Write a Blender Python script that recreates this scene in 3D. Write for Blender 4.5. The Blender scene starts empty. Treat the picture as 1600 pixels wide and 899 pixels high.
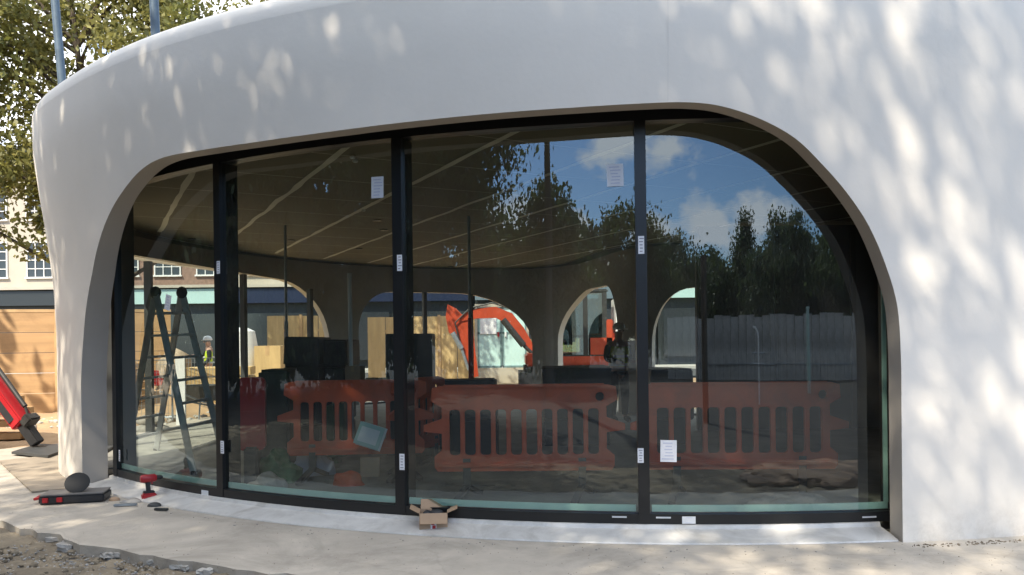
import bpy, bmesh, math, random
import numpy as np
from mathutils import Vector, Matrix
from mathutils.geometry import delaunay_2d_cdt
R = math.radians
random.seed(7)
rng = np.random.default_rng(11)
S = bpy.context.scene
C = S.collection

# ------------------------------------------------------------------ camera, sky, sun, exposure
FPX, PX0, PY0, EYE, ROLL = 1244.0, 800.0, 530.0, 1.5, R(0.7)
cam_d = bpy.data.cameras.new("camera"); cam = bpy.data.objects.new("camera", cam_d); C.objects.link(cam)
cam.location = (0, 0, EYE); cam.rotation_euler = (R(90), ROLL, 0)
cam_d.sensor_width = 36; cam_d.lens = FPX / 1600 * 36
cam_d.shift_y = (PY0 - 449.5) / 1600; cam_d.clip_end = 2000; cam_d.clip_start = 0.05
S.camera = cam
SUN_EL, SUN_AZ = R(47), R(211)
L = Vector((math.sin(SUN_AZ) * math.cos(SUN_EL), math.cos(SUN_AZ) * math.cos(SUN_EL), math.sin(SUN_EL)))
W = bpy.data.worlds.new("World"); S.world = W; W.use_nodes = True
wn, wl = W.node_tree.nodes, W.node_tree.links
wn.clear()
wo = wn.new("ShaderNodeOutputWorld"); bg = wn.new("ShaderNodeBackground"); wl.new(bg.outputs[0], wo.inputs[0])
sky = wn.new("ShaderNodeTexSky"); sky.sky_type = 'NISHITA'; sky.sun_disc = False
sky.sun_elevation = SUN_EL; sky.sun_rotation = SUN_AZ; sky.ozone_density = 5.0; sky.air_density = 1.0; sky.dust_density = 0.1
tc = wn.new("ShaderNodeTexCoord"); sp = wn.new("ShaderNodeSeparateXYZ"); wl.new(tc.outputs['Generated'], sp.inputs[0])
def wm(op, a, b=None):
    n = wn.new("ShaderNodeMath"); n.operation = op
    for i, v in enumerate((a, b)):
        if v is None: continue
        if isinstance(v, (int, float)): n.inputs[i].default_value = v
        else: wl.new(v, n.inputs[i])
    return n.outputs[0]
zc = wm('ADD', wm('MAXIMUM', sp.outputs[2], 0.0), 0.22)
cb = wn.new("ShaderNodeCombineXYZ")
wl.new(wm('DIVIDE', sp.outputs[0], zc), cb.inputs[0]); wl.new(wm('DIVIDE', sp.outputs[1], zc), cb.inputs[1])
cn = wn.new("ShaderNodeTexNoise"); cn.inputs['Scale'].default_value = 1.5; cn.inputs['Detail'].default_value = 9; cn.inputs['Roughness'].default_value = .55
cmap = wn.new("ShaderNodeMapping"); cmap.inputs['Location'].default_value = (3.1, 1.3, 0); wl.new(cb.outputs[0], cmap.inputs[0]); wl.new(cmap.outputs[0], cn.inputs['Vector'])
cr = wn.new("ShaderNodeValToRGB"); cr.color_ramp.elements[0].position = .18; cr.color_ramp.elements[1].position = .62
flat = wn.new("ShaderNodeMapping"); flat.inputs['Scale'].default_value = (1, 1, 3); wl.new(tc.outputs['Generated'], flat.inputs[0])
field = None   # a few cumulus clouds and two added overhead covers, each with its own heading and size, broken up by noise
for (cxx, cyy, czz, rad) in [(-.137, -.965, .228, .13), (.034, -.976, .222, .12), (-.01, -.99, .125, .12), (.152, -.977, .135, .13), (.27, -.955, .14, .16), (-.454, -.876, .14, .2), (-.26, -.95, .14, .13),
                             (-.45, .75, .35, 1.3), (.5, .6, .6, .35), (-.7, -.2, .6, .3), (.8, -.3, .4, .3), (.6, -.75, .2, .12), (-.75, -.5, .25, .2), (.1, -.35, .9, 1.75), (-.3, .3, .9, 1.75)]:  # last two: unseen cloud cover overhead, added to whiten and brighten the ambient light
    vd = wn.new("ShaderNodeVectorMath"); vd.operation = 'DISTANCE'; vd.inputs[1].default_value = (cxx, cyy, czz * 3); wl.new(flat.outputs[0], vd.inputs[0])
    f_ = wm('SUBTRACT', 1.0, wm('DIVIDE', vd.outputs['Value'], rad)); field = f_ if field is None else wm('MAXIMUM', field, f_)
cn2 = wn.new("ShaderNodeTexNoise"); cn2.inputs['Scale'].default_value = 8; cn2.inputs['Detail'].default_value = 9; cn2.inputs['Roughness'].default_value = .62; wl.new(flat.outputs[0], cn2.inputs['Vector'])
wl.new(wm('ADD', wm('MAXIMUM', field, -1.0), wm('MULTIPLY', wm('SUBTRACT', cn2.outputs[0], .52), 2.2)), cr.inputs[0])
cmix = wn.new("ShaderNodeMixRGB"); wl.new(cr.outputs[0], cmix.inputs[0]); wl.new(sky.outputs[0], cmix.inputs[1]); cmix.inputs[2].default_value = (8.6, 8.7, 9.0, 1)
wl.new(cmix.outputs[0], bg.inputs[0]); bg.inputs[1].default_value = 0.15
sl = bpy.data.lights.new("sun", 'SUN'); so = bpy.data.objects.new("sun", sl); C.objects.link(so)
sl.energy = 3.8; sl.angle = R(0.55); sl.color = (1, .91, .76); so.rotation_euler = L.to_track_quat('Z', 'Y').to_euler(); so.location = (-20, -30, 40)
vs = S.view_settings; vs.view_transform = 'Standard'; vs.look = 'None'; vs.exposure = 1.06; vs.gamma = 1; vs.use_curve_mapping = False
S.cycles.max_bounces = 10; S.cycles.transparent_max_bounces = 24; S.cycles.use_denoising = True
S.cycles.caustics_reflective = False; S.cycles.caustics_refractive = False

# ------------------------------------------------------------------ where a pixel of the photo lies in the place
def ray(x, y):
    u = (x - PX0) / FPX; v = (PY0 - y) / FPX
    return np.array([u * math.cos(ROLL) + v * math.sin(ROLL), 1.0, -u * math.sin(ROLL) + v * math.cos(ROLL)])
def at(x, y, Y):
    d = ray(x, y) * Y
    return Vector((d[0], d[1], EYE + d[2]))
def on(x, y, z=0.0):
    d = ray(x, y); t = (z - EYE) / d[2]
    return Vector((d[0] * t, d[1] * t, z))

# ------------------------------------------------------------------ object helpers
def tag(o, label=None, cat=None, group=None, kind=None):
    if label: o['label'] = label
    if cat: o['category'] = cat
    if group: o['group'] = group
    if kind: o['kind'] = kind
    return o
def empty(name, loc=(0, 0, 0), rz=0.0, label=None, cat=None, group=None):
    o = bpy.data.objects.new(name, None); C.objects.link(o); o.location = loc; o.rotation_euler = (0, 0, rz)
    o.empty_display_size = .2
    return tag(o, label, cat, group)
def link_mesh(name, me, m, parent=None, smooth=False, loc=None):
    o = bpy.data.objects.new(name, me); C.objects.link(o)
    if m: me.materials.append(m)
    if parent: o.parent = parent
    if loc is not None: o.location = loc
    if smooth: me.polygons.foreach_set('use_smooth', [True] * len(me.polygons))
    return o
def copy_tree(o, parent=None):
    c = o.copy(); C.objects.link(c)
    if parent: c.parent = parent
    for ch in o.children: copy_tree(ch, c)
    return c
class MB:
    def __init__(s): s.bm = bmesh.new()
    def box(s, c, d, rot=None, bev=0.0):
        r = bmesh.ops.create_cube(s.bm, size=1)
        M = Matrix.Translation(Vector(c)) @ (rot.to_4x4() if rot else Matrix.Identity(4)) @ Matrix.Diagonal((d[0], d[1], d[2], 1))
        bmesh.ops.transform(s.bm, matrix=M, verts=r['verts'])
        if bev > 0:
            es = list({e for v in r['verts'] for e in v.link_edges})
            bmesh.ops.bevel(s.bm, geom=es, offset=bev, segments=2, affect='EDGES')
        return s
    def bar(s, a, b, w, h=None, up=(0, 0, 1), bev=0.0):
        a, b = Vector(a), Vector(b); d = b - a; h = h or w
        z = d.normalized(); u = Vector(up)
        if abs(z.dot(u)) > .98: u = Vector((0, 1, 0))
        x = u.cross(z).normalized(); y = z.cross(x)
        return s.box((a + b) / 2, (w, h, d.length), Matrix((x, y, z)).transposed(), bev)
    def tube(s, pts, r, n=8, cap=True):
        pts = [Vector(p) for p in pts]; rs = r if isinstance(r, (list, tuple)) else [r] * len(pts)
        rings = []; px = None
        for i, p in enumerate(pts):
            t = (pts[min(i + 1, len(pts) - 1)] - pts[max(i - 1, 0)]).normalized()
            if px is None:
                px = Vector((0, 0, 1)).cross(t)
                if px.length < .05: px = Vector((1, 0, 0))
            px = (px - t * px.dot(t)).normalized(); py = t.cross(px)
            rings.append([s.bm.verts.new(p + (px * math.cos(2 * math.pi * k / n) + py * math.sin(2 * math.pi * k / n)) * rs[i]) for k in range(n)])
        for a, b in zip(rings, rings[1:]):
            for k in range(n): s.bm.faces.new((a[k], a[(k + 1) % n], b[(k + 1) % n], b[k]))
        if cap:
            s.bm.faces.new(rings[0][::-1]); s.bm.faces.new(rings[-1])
        return s
    def quad(s, *p): s.bm.faces.new([s.bm.verts.new(Vector(q)) for q in p]); return s
    def ball(s, c, r, sc=(1, 1, 1), sub=2):
        q = bmesh.ops.create_icosphere(s.bm, subdivisions=sub, radius=r)
        bmesh.ops.transform(s.bm, matrix=Matrix.Translation(Vector(c)) @ Matrix.Diagonal((*sc, 1)), verts=q['verts']); return s
    def jitter(s, a):
        for v in s.bm.verts: v.co += Vector((random.uniform(-a, a), random.uniform(-a, a), random.uniform(-a, a)))
        return s
    def build(s, name, m, parent=None, smooth=False, loc=None):
        bmesh.ops.recalc_face_normals(s.bm, faces=s.bm.faces)
        me = bpy.data.meshes.new(name); s.bm.to_mesh(me); s.bm.free()
        o = link_mesh(name, me, m, parent, smooth, loc)
        if smooth:
            me.set_sharp_from_angle(angle=R(40))
        return o
def inside(p, poly):
    x, y = p; c = False; j = len(poly) - 1
    for i in range(len(poly)):
        xi, yi = poly[i]; xj, yj = poly[j]
        if (yi > y) != (yj > y) and x < (xj - xi) * (y - yi) / (yj - yi) + xi: c = not c
        j = i
    return c
def plate(mb, outline, holes, th, M=Matrix.Identity(4)):
    """flat plate in local x-z with holes, thickness along y, placed by M"""
    vs, es = [], []
    for loop in [outline] + holes:
        n0 = len(vs); vs += [Vector(p) for p in loop]
        es += [(n0 + i, n0 + (i + 1) % len(loop)) for i in range(len(loop))]
    ov, oe, of, *_ = delaunay_2d_cdt(vs, es, [], 0, 1e-5)
    keep = []
    for f in of:
        c = sum((ov[i] for i in f), Vector((0, 0))) / len(f)
        if inside(c, outline) and not any(inside(c, h) for h in holes): keep.append(f)
    F = [mb.bm.verts.new(M @ Vector((v.x, -th / 2, v.y))) for v in ov]
    B = [mb.bm.verts.new(M @ Vector((v.x, th / 2, v.y))) for v in ov]
    cnt = {}
    for f in keep:
        mb.bm.faces.new([F[i] for i in f]); mb.bm.faces.new([B[i] for i in reversed(f)])
        for a, b in zip(f, list(f[1:]) + [f[0]]): cnt[(a, b)] = 1
    for a, b in cnt:
        if (b, a) not in cnt: mb.bm.faces.new((F[b], F[a], B[a], B[b]))
    for v in F + B:
        if not v.link_faces: mb.bm.verts.remove(v)
def rrect(x0, z0, x1, z1, r, n=4):
    o = []
    for cx, cz, a0 in ((x1 - r, z1 - r, 0), (x0 + r, z1 - r, 90), (x0 + r, z0 + r, 180), (x1 - r, z0 + r, 270)):
        for k in range(n + 1):
            a = R(a0 + 90 * k / n); o.append((cx + r * math.cos(a), cz + r * math.sin(a)))
    return o

# ------------------------------------------------------------------ materials
def mat(name, col, rough=.6, var=0.0, vs_=4.0, bump=0.0, bs=30.0, metal=0.0, col2=None, stretch=(1, 1, 1), spec=.5, island=0.0, detail=5):
    m = bpy.data.materials.new(name); m.use_nodes = True; n, l = m.node_tree.nodes, m.node_tree.links
    b = n['Principled BSDF']; b.inputs['Base Color'].default_value = (*col, 1); b.inputs['Roughness'].default_value = rough
    b.inputs['Metallic'].default_value = metal; b.inputs['Specular IOR Level'].default_value = spec
    t = n.new('ShaderNodeTexCoord'); mp = n.new('ShaderNodeMapping'); mp.inputs['Scale'].default_value = stretch; l.new(t.outputs['Object'], mp.inputs[0])
    if var > 0 or col2:
        no = n.new('ShaderNodeTexNoise'); no.inputs['Scale'].default_value = vs_; no.inputs['Detail'].default_value = detail; no.inputs['Roughness'].default_value = .6
        l.new(mp.outputs[0], no.inputs['Vector'])
        mr = n.new('ShaderNodeMapRange'); mr.inputs[1].default_value = .3; mr.inputs[2].default_value = .7; l.new(no.outputs[0], mr.inputs[0])
        mx = n.new('ShaderNodeMixRGB'); l.new(mr.outputs[0], mx.inputs[0])
        mx.inputs[1].default_value = (*[c * (1 - var) for c in col], 1)
        mx.inputs[2].default_value = (*(col2 or [min(1, c * (1 + var)) for c in col]), 1)
        l.new(mx.outputs[0], b.inputs['Base Color'])
        rr = n.new('ShaderNodeMapRange'); rr.inputs[3].default_value = max(0.05, rough - .1); rr.inputs[4].default_value = min(1, rough + .1)
        l.new(no.outputs[0], rr.inputs[0]); l.new(rr.outputs[0], b.inputs['Roughness'])
    if island > 0:
        g = n.new('ShaderNodeNewGeometry'); hs = n.new('ShaderNodeHueSaturation')
        mr2 = n.new('ShaderNodeMapRange'); mr2.inputs[3].default_value = 1 - island; mr2.inputs[4].default_value = 1 + island
        l.new(g.outputs['Random Per Island'], mr2.inputs[0]); l.new(mr2.outputs[0], hs.inputs['Value'])
        src = b.inputs['Base Color'].links[0].from_socket if b.inputs['Base Color'].links else None
        if src: l.new(src, hs.inputs['Color'])
        else: hs.inputs['Color'].default_value = (*col, 1)
        l.new(hs.outputs[0], b.inputs['Base Color'])
    if bump > 0:
        n2 = n.new('ShaderNodeTexNoise'); n2.inputs['Scale'].default_value = bs; n2.inputs['Detail'].default_value = 6; l.new(mp.outputs[0], n2.inputs['Vector'])
        bp = n.new('ShaderNodeBump'); bp.inputs['Strength'].default_value = bump; bp.inputs['Distance'].default_value = .02; l.new(n2.outputs[0], bp.inputs['Height']); l.new(bp.outputs[0], b.inputs['Normal'])
    return m
def leaf_mat(name, c1, c2):
    m = mat(name, c1, .5, .2, .6, col2=c2, island=.35)
    n, l = m.node_tree.nodes, m.node_tree.links
    b = n['Principled BSDF']; out = n['Material Output']; tr = n.new('ShaderNodeBsdfTranslucent'); mx = n.new('ShaderNodeMixShader')
    l.new(b.inputs['Base Color'].links[0].from_socket, tr.inputs[0]); mx.inputs[0].default_value = .45
    l.new(b.outputs[0], mx.inputs[1]); l.new(tr.outputs[0], mx.inputs[2]); l.new(mx.outputs[0], out.inputs[0]); return m
def glass_mat(name, tint, base, wob=0.0):
    m = bpy.data.materials.new(name); m.use_nodes = True; n, l = m.node_tree.nodes, m.node_tree.links
    n.clear(); out = n.new('ShaderNodeOutputMaterial'); t = n.new('ShaderNodeBsdfTransparent'); t.inputs[0].default_value = (*tint, 1)
    g = n.new('ShaderNodeBsdfGlossy'); g.inputs['Roughness'].default_value = 0.0; g.inputs[0].default_value = (.78, .91, 1, 1)
    fr = n.new('ShaderNodeLayerWeight'); fr.inputs['Blend'].default_value = .5
    pw = n.new('ShaderNodeMath'); pw.operation = 'POWER'; pw.inputs[1].default_value = 4.0; l.new(fr.outputs['Facing'], pw.inputs[0])
    mr = n.new('ShaderNodeMapRange'); mr.inputs[3].default_value = base; mr.inputs[4].default_value = .95; l.new(pw.outputs[0], mr.inputs[0])
    mx = n.new('ShaderNodeMixShader'); l.new(mr.outputs[0], mx.inputs[0]); l.new(t.outputs[0], mx.inputs[1]); l.new(g.outputs[0], mx.inputs[2]); l.new(mx.outputs[0], out.inputs[0])
    if wob > 0:
        df = n.new('ShaderNodeBsdfDiffuse'); df.inputs[0].default_value = (.75, .73, .68, 1); tcd = n.new('ShaderNodeTexCoord'); nd = n.new('ShaderNodeTexNoise'); nd.inputs['Scale'].default_value = 2.2; nd.inputs['Detail'].default_value = 8; nd.inputs['Roughness'].default_value = .7; l.new(tcd.outputs['Object'], nd.inputs['Vector'])
        rd_ = n.new('ShaderNodeMapRange'); rd_.inputs[1].default_value = .35; rd_.inputs[2].default_value = .75; rd_.inputs[3].default_value = .008; rd_.inputs[4].default_value = .028; l.new(nd.outputs[0], rd_.inputs[0])
        m3 = n.new('ShaderNodeMixShader'); l.new(rd_.outputs[0], m3.inputs[0]); l.new(mx.outputs[0], m3.inputs[1]); l.new(df.outputs[0], m3.inputs[2]); l.new(m3.outputs[0], out.inputs[0])
        tc_ = n.new('ShaderNodeTexCoord'); mp = n.new('ShaderNodeMapping'); mp.inputs['Scale'].default_value = (1, 1, .35); no = n.new('ShaderNodeTexNoise'); no.inputs['Scale'].default_value = 1.6; no.inputs['Detail'].default_value = 1.5
        bp = n.new('ShaderNodeBump'); bp.inputs['Strength'].default_value = wob; bp.inputs['Distance'].default_value = .02
        l.new(tc_.outputs['Object'], mp.inputs[0]); l.new(mp.outputs[0], no.inputs['Vector']); l.new(no.outputs[0], bp.inputs['Height']); l.new(bp.outputs[0], g.inputs['Normal'])
    return m
M_ = dict(
    white=mat('white_render', (.86, .80, .71), .55, .035, .9, .06, 22),
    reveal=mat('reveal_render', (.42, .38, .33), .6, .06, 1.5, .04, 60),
    inner=mat('bare_board', (.30, .295, .28), .8, .12, 1.2),
    ceil=mat('ceiling_board', (.20, .175, .12), .8, .12, .7, detail=3),
    tape=mat('joint_tape', (.80, .76, .62), .7, .05),
    concrete=mat('concrete_slab', (.46, .41, .34), .85, .16, 2.2, .25, 40),
    kerb=mat('kerb_concrete', (.42, .40, .36), .85, .15, 3, .3, 40),
    floor=mat('screed_floor', (.27, .26, .225), .75, .25, 1.3, .1, 20),
    dirt=mat('dirt', (.13, .105, .075), .95, .3, 3.0, .8, 25, col2=(.29, .235, .16)),
    shaded_soil=mat('shaded_soil', (.045, .04, .034), .95, .35, 1.5, .5, 12),  # soil colour darkened to stand for the shade behind the camera
    sand=mat('sandy_soil', (.32, .205, .11), .95, .2, .5, .6, 8, col2=(.54, .37, .215)),
    black=mat('black_frame', (.012, .013, .014), .35),
    blackp=mat('black_plastic', (.018, .018, .02), .5, .2, 8),
    dkgrey=mat('dark_grey', (.05, .052, .052), .55, .2, 5),
    rubber=mat('rubber', (.02, .02, .02), .8),
    alu=mat('alu_flashing', (.64, .62, .58), .5, .12, 3, .05, 20, metal=.15),
    steel=mat('galvanised', (.32, .36, .40), .45, .2, 6, metal=.6),
    pole=mat('pole_blue_grey', (.10, .14, .18), .5, .25, 5, metal=.2),
    mint=mat('glazing_spacer', (.50, .74, .68), .3, .12, 2),
    paper=mat('paper', (.78, .78, .80), .8, .04, 30),
    ink=mat('print', (.22, .22, .27), .8),
    blueprint=mat('print_blue', (.55, .57, .68), .8),
    orange=mat('barrier_plastic', (.64, .10, .036), .45, .14, 4, .05, 30),
    red=mat('red_paint', (.38, .014, .02), .4, .12, 6),
    exc=mat('excavator_paint', (.45, .06, .022), .4, .12, 3),
    grime=mat('greasy_black', (.03, .028, .026), .5, .3, 10),
    ply=mat('plywood', (.50, .31, .15), .7, .16, 1.6, .08, 30, stretch=(.3, .3, 4)),
    plyv=mat('plywood_vertical', (.60, .42, .20), .7, .16, 2.2, .08, 30, stretch=(3, 3, .4)),
    timber=mat('timber', (.52, .34, .17), .7, .2, 3, .1, 40),
    card=mat('cardboard', (.40, .27, .17), .8, .08, 6),
    green=mat('green_tarp', (.03, .13, .05), .6, .3, 6),
    dgreen=mat('dark_bin', (.035, .05, .038), .6, .3, 3),
    box=mat('dark_wrap', (.035, .037, .036), .55, .35, 4, .3, 12),
    ladder=mat('ladder_teal', (.52, .58, .57), .4, .2, 6, metal=.2),
    aluD=mat('ladder_alu', (.68, .69, .69), .4, .2, 6, metal=.1),
    mintdoor=mat('mint_door', (.52, .72, .70), .5, .05, 2),
    doorframe=mat('door_trim', (.16, .25, .26), .5),
    cream=mat('cream_stucco', (.44, .39, .31), .8, .08, 1),
    brick=mat('brown_brick', (.24, .15, .11), .85, .25, 6),
    brickl=mat('stock_brick', (.36, .28, .20), .85, .25, 6),
    slate=mat('slate', (.09, .09, .10), .7, .2, 3),
    win=mat('window_dark', (.03, .035, .04), .12),
    wframe=mat('window_white', (.75, .73, .68), .5),
    navy=mat('fascia_navy', (.004, .011, .038), .4),
    mintf=mat('fascia_mint', (.40, .56, .52), .5, .05, 1),
    darkf=mat('fascia_dark', (.02, .025, .026), .4),
    greyf=mat('fascia_grey', (.12, .16, .19), .5, .1, 1),
    hoard=mat('grey_hoarding', (.30, .30, .29), .6, .3, 1.1, col2=(.55, .55, .54), island=.2),
    asphalt=mat('asphalt', (.055, .055, .055), .9, .2, 2, .2, 60),
    bark=mat('bark', (.09, .07, .05), .95, .3, 6, .6, 20),
    leafA=leaf_mat('leaf_yellow_green', (.15, .18, .035), (.36, .32, .11)),
    leafB=leaf_mat('leaf_dark_green', (.05, .08, .025), (.10, .14, .04)),
    leafC=leaf_mat('leaf_deep', (.06, .09, .035), (.115, .145, .055)),
    hivis=mat('hi_vis', (.62, .80, .04), .6, .1, 8), band=mat('reflective_band', (.6, .6, .62), .3),
    dark_cloth=mat('dark_cloth', (.02, .022, .03), .9, .2, 8), skin=mat('skin', (.50, .30, .21), .5), helmet=mat('helmet', (.8, .8, .8), .3),
    hair=mat('hair', (.03, .02, .015), .7),
    whitep=mat('white_plastic', (.75, .76, .76), .4, .05, 3),
    dust=mat('grey_rubble', (.33, .31, .28), .95, .3, 6, .5, 30),
)
GL = glass_mat('curved_glass', (.68, .75, .71), .125, .10)
GLC = glass_mat('cab_glass', (.60, .78, .80), .34)

def weather(m, crack=0.0, stain=0.35, sc=.8, dark=(.16, .145, .12)):
    n, l = m.node_tree.nodes, m.node_tree.links; b = n['Principled BSDF']; src = b.inputs['Base Color'].links[0].from_socket
    t = n.new('ShaderNodeTexCoord'); no = n.new('ShaderNodeTexNoise'); no.inputs['Scale'].default_value = sc; no.inputs['Detail'].default_value = 8; no.inputs['Roughness'].default_value = .72; no.inputs['Distortion'].default_value = .8; l.new(t.outputs['Object'], no.inputs['Vector'])
    rp = n.new('ShaderNodeValToRGB'); rp.color_ramp.elements[0].position = .47; rp.color_ramp.elements[1].position = .68; rp.color_ramp.elements[1].color = (stain, stain, stain, 1); l.new(no.outputs[0], rp.inputs[0])
    mx = n.new('ShaderNodeMixRGB'); l.new(rp.outputs[0], mx.inputs[0]); l.new(src, mx.inputs[1]); mx.inputs[2].default_value = (*dark, 1); out = mx.outputs[0]
    if crack:
        v = n.new('ShaderNodeTexVoronoi'); v.feature = 'DISTANCE_TO_EDGE'; v.inputs['Scale'].default_value = .75; l.new(t.outputs['Object'], v.inputs['Vector'])
        n3 = n.new('ShaderNodeTexNoise'); n3.inputs['Scale'].default_value = 5; l.new(t.outputs['Object'], n3.inputs['Vector']); ad = n.new('ShaderNodeMixRGB'); ad.inputs[0].default_value = .12; l.new(t.outputs['Object'], ad.inputs[1]); l.new(n3.outputs[1], ad.inputs[2]); l.new(ad.outputs[0], v.inputs['Vector'])
        r2 = n.new('ShaderNodeValToRGB'); r2.color_ramp.elements[0].position = .0; r2.color_ramp.elements[1].position = .006; r2.color_ramp.elements[0].color = (crack,) * 3 + (1,); r2.color_ramp.elements[1].color = (0, 0, 0, 1); l.new(v.outputs['Distance'], r2.inputs[0])
        m2 = n.new('ShaderNodeMixRGB'); l.new(r2.outputs[0], m2.inputs[0]); l.new(out, m2.inputs[1]); m2.inputs[2].default_value = (.05, .045, .04, 1); out = m2.outputs[0]
    l.new(out, b.inputs['Base Color'])
weather(M_['concrete'], .12, .45, 1.1); weather(M_['floor'], 0, .5, .9, (.06, .055, .05)); weather(M_['alu'], 0, .55, 2.2, (.34, .31, .26))
weather(M_['orange'], 0, .35, 3, (.12, .07, .05)); weather(M_['ply'], 0, .3, 1.5, (.22, .13, .06)); weather(M_['hoard'], 0, .8, .5, (.12, .12, .115))
def foot_grime(m, h=.35):   # splashes and dust that cling to the bottom of the wall
    n, l = m.node_tree.nodes, m.node_tree.links; b = n['Principled BSDF']; src = b.inputs['Base Color'].links[0].from_socket
    t = n.new('ShaderNodeTexCoord'); sx = n.new('ShaderNodeSeparateXYZ'); l.new(t.outputs['Object'], sx.inputs[0])
    mr = n.new('ShaderNodeMapRange'); mr.inputs[1].default_value = 0; mr.inputs[2].default_value = h; mr.inputs[3].default_value = .42; mr.inputs[4].default_value = 0; l.new(sx.outputs[2], mr.inputs[0])
    no = n.new('ShaderNodeTexNoise'); no.inputs['Scale'].default_value = 7; no.inputs['Detail'].default_value = 9; no.inputs['Roughness'].default_value = .75; l.new(t.outputs['Object'], no.inputs['Vector'])
    r1 = n.new('ShaderNodeMapRange'); r1.inputs[1].default_value = .42; r1.inputs[2].default_value = .68; l.new(no.outputs[0], r1.inputs[0])
    mu = n.new('ShaderNodeMath'); mu.operation = 'MULTIPLY'; l.new(mr.outputs[0], mu.inputs[0]); l.new(r1.outputs[0], mu.inputs[1])
    mx = n.new('ShaderNodeMixRGB'); l.new(mu.outputs[0], mx.inputs[0]); l.new(src, mx.inputs[1]); mx.inputs[2].default_value = (.40, .34, .26, 1); l.new(mx.outputs[0], b.inputs['Base Color'])
weather(M_['white'], 0, .10, .45, (.55, .52, .48)); foot_grime(M_['white'])

# ------------------------------------------------------------------ plan of the pavilion (glass line), outward normal on the right of travel
CX, CY, RG = 1.9, 14.7, 8.7
def circ(deg): return (CX + RG * math.sin(R(deg)), CY - RG * math.cos(R(deg)))
ctrl = [(9.3, 12.6), (7.9, 14.5), (5.8, 15.2), (4.2, 15.1), (2.75, 15.25), (2.02, 16.1), (1.62, 17.8), (1.2, 19.3), (.3, 20.1), (-1.6, 19.8), (-3.4, 18.7),
        (-4.7, 17.0), (-5.6, 14.9), (-5.95, 12.9), (-5.68, 11.0), (-5.07, 9.5), circ(-43.5), circ(-33), circ(-22), circ(-11), circ(0), circ(11), circ(22), circ(33), circ(44), (9.3, 10.5)]
def catmull(P, n=24):
    P = [np.array(p, float) for p in P]; out = []; N = len(P)
    for i in range(N):
        a, b, c, d = P[i - 1], P[i], P[(i + 1) % N], P[(i + 2) % N]
        for k in range(n):
            t = k / n
            out.append(.5 * ((2 * b) + (c - a) * t + (2 * a - 5 * b + 4 * c - d) * t * t + (3 * b - a - 3 * c + d) * t ** 3))
    return np.array(out)
_d = catmull(ctrl); _d = np.vstack([_d, _d[:1]])
_sl = np.concatenate([[0], np.cumsum(np.linalg.norm(np.diff(_d, axis=0), axis=1))]); LEN = _sl[-1]
NS = 2000
_ss = np.linspace(0, LEN, NS + 1)
PLX = np.interp(_ss, _sl, _d[:, 0]); PLY = np.interp(_ss, _sl, _d[:, 1])
_tx = np.roll(PLX[:-1], -3) - np.roll(PLX[:-1], 3); _ty = np.roll(PLY[:-1], -3) - np.roll(PLY[:-1], 3)
_ln = np.hypot(_tx, _ty); _tx /= _ln; _ty /= _ln
for _ in range(12):
    _tx = (np.roll(_tx, 4) + _tx + np.roll(_tx, -4)) / 3; _ty = (np.roll(_ty, 4) + _ty + np.roll(_ty, -4)) / 3
_ln = np.hypot(_tx, _ty); _tx /= _ln; _ty /= _ln
NX = np.append(_ty, _ty[0]); NY = np.append(-_tx, -_tx[0])
def pl(s):
    s = s % LEN if s < 0 or s > LEN else s
    return (np.interp(s, _ss, PLX), np.interp(s, _ss, PLY), np.interp(s, _ss, NX), np.interp(s, _ss, NY))
def pt(s, off, z):
    x, y, a, b = pl(s); return Vector((x + a * off, y + b * off, z))
OUTZ = [0, 1.6, 2.2, 2.8, 3.3, 3.7, 4.05]; OUTO = [.31, .315, .34, .41, .48, .53, .54]
def outo(z): return float(np.interp(z, OUTZ, OUTO))
def to_surf(x, y, f=outo):
    """pixel -> (s, z) on the near face of the plan curve pushed out by f(z)"""
    d = ray(x, y)
    m = (PLY < 15.0) & (NY < .35)
    idx = np.nonzero(m)[0]
    def g(t):
        X, Y, Z = d[0] * t, d[1] * t, EYE + d[2] * t
        k = idx[np.argmin((PLX[idx] - X) ** 2 + (PLY[idx] - Y) ** 2)]
        return (X - PLX[k]) * NX[k] + (Y - PLY[k]) * NY[k] - f(Z), _ss[k], Z
    t = 4.0
    while g(t)[0] > 0 and t < 16: t += .05
    a, b = t - .05, t
    for _ in range(24):
        c = (a + b) / 2
        if g(c)[0] > 0: a = c
        else: b = c
    return g(a)[1], g(a)[2]
def smooth_poly(P, n=6):
    P = [np.array(p, float) for p in P]; P = [2 * P[0] - P[1]] + P + [2 * P[-1] - P[-2]]; out = []
    for i in range(1, len(P) - 2):
        a, b, c, d = P[i - 1:i + 3]
        for k in range(n):
            t = k / n; out.append(tuple(.5 * ((2 * b) + (c - a) * t + (2 * a - 5 * b + 4 * c - d) * t * t + (3 * b - a - 3 * c + d) * t ** 3)))
    out.append(tuple(P[-2])); return out
edge_px = [(127, 600), (129, 540), (133, 490), (141, 440), (153, 385), (171, 335), (194, 295), (222, 264), (256, 246), (320, 234), (400, 222), (500, 208), (600, 195), (700, 184), (800, 175), (900, 168), (1000, 162),
           (1070, 160), (1130, 166), (1190, 186), (1240, 216), (1285, 256), (1325, 303), (1358, 355), (1383, 412), (1400, 480), (1408, 560), (1411, 640)]
arc = [to_surf(*p) for p in edge_px]
arc = smooth_poly(arc, 5)
s_l, s_r = arc[0][0], to_surf(1412, 840)[0]
FRONT = [(s_l, 0.0)] + [(s_l, z) for z in (.3, .6, .9)] + [p for p in arc if p[1] > 1.0 or True] + [(s_r, .6), (s_r, .3), (s_r, 0.0)]
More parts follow.
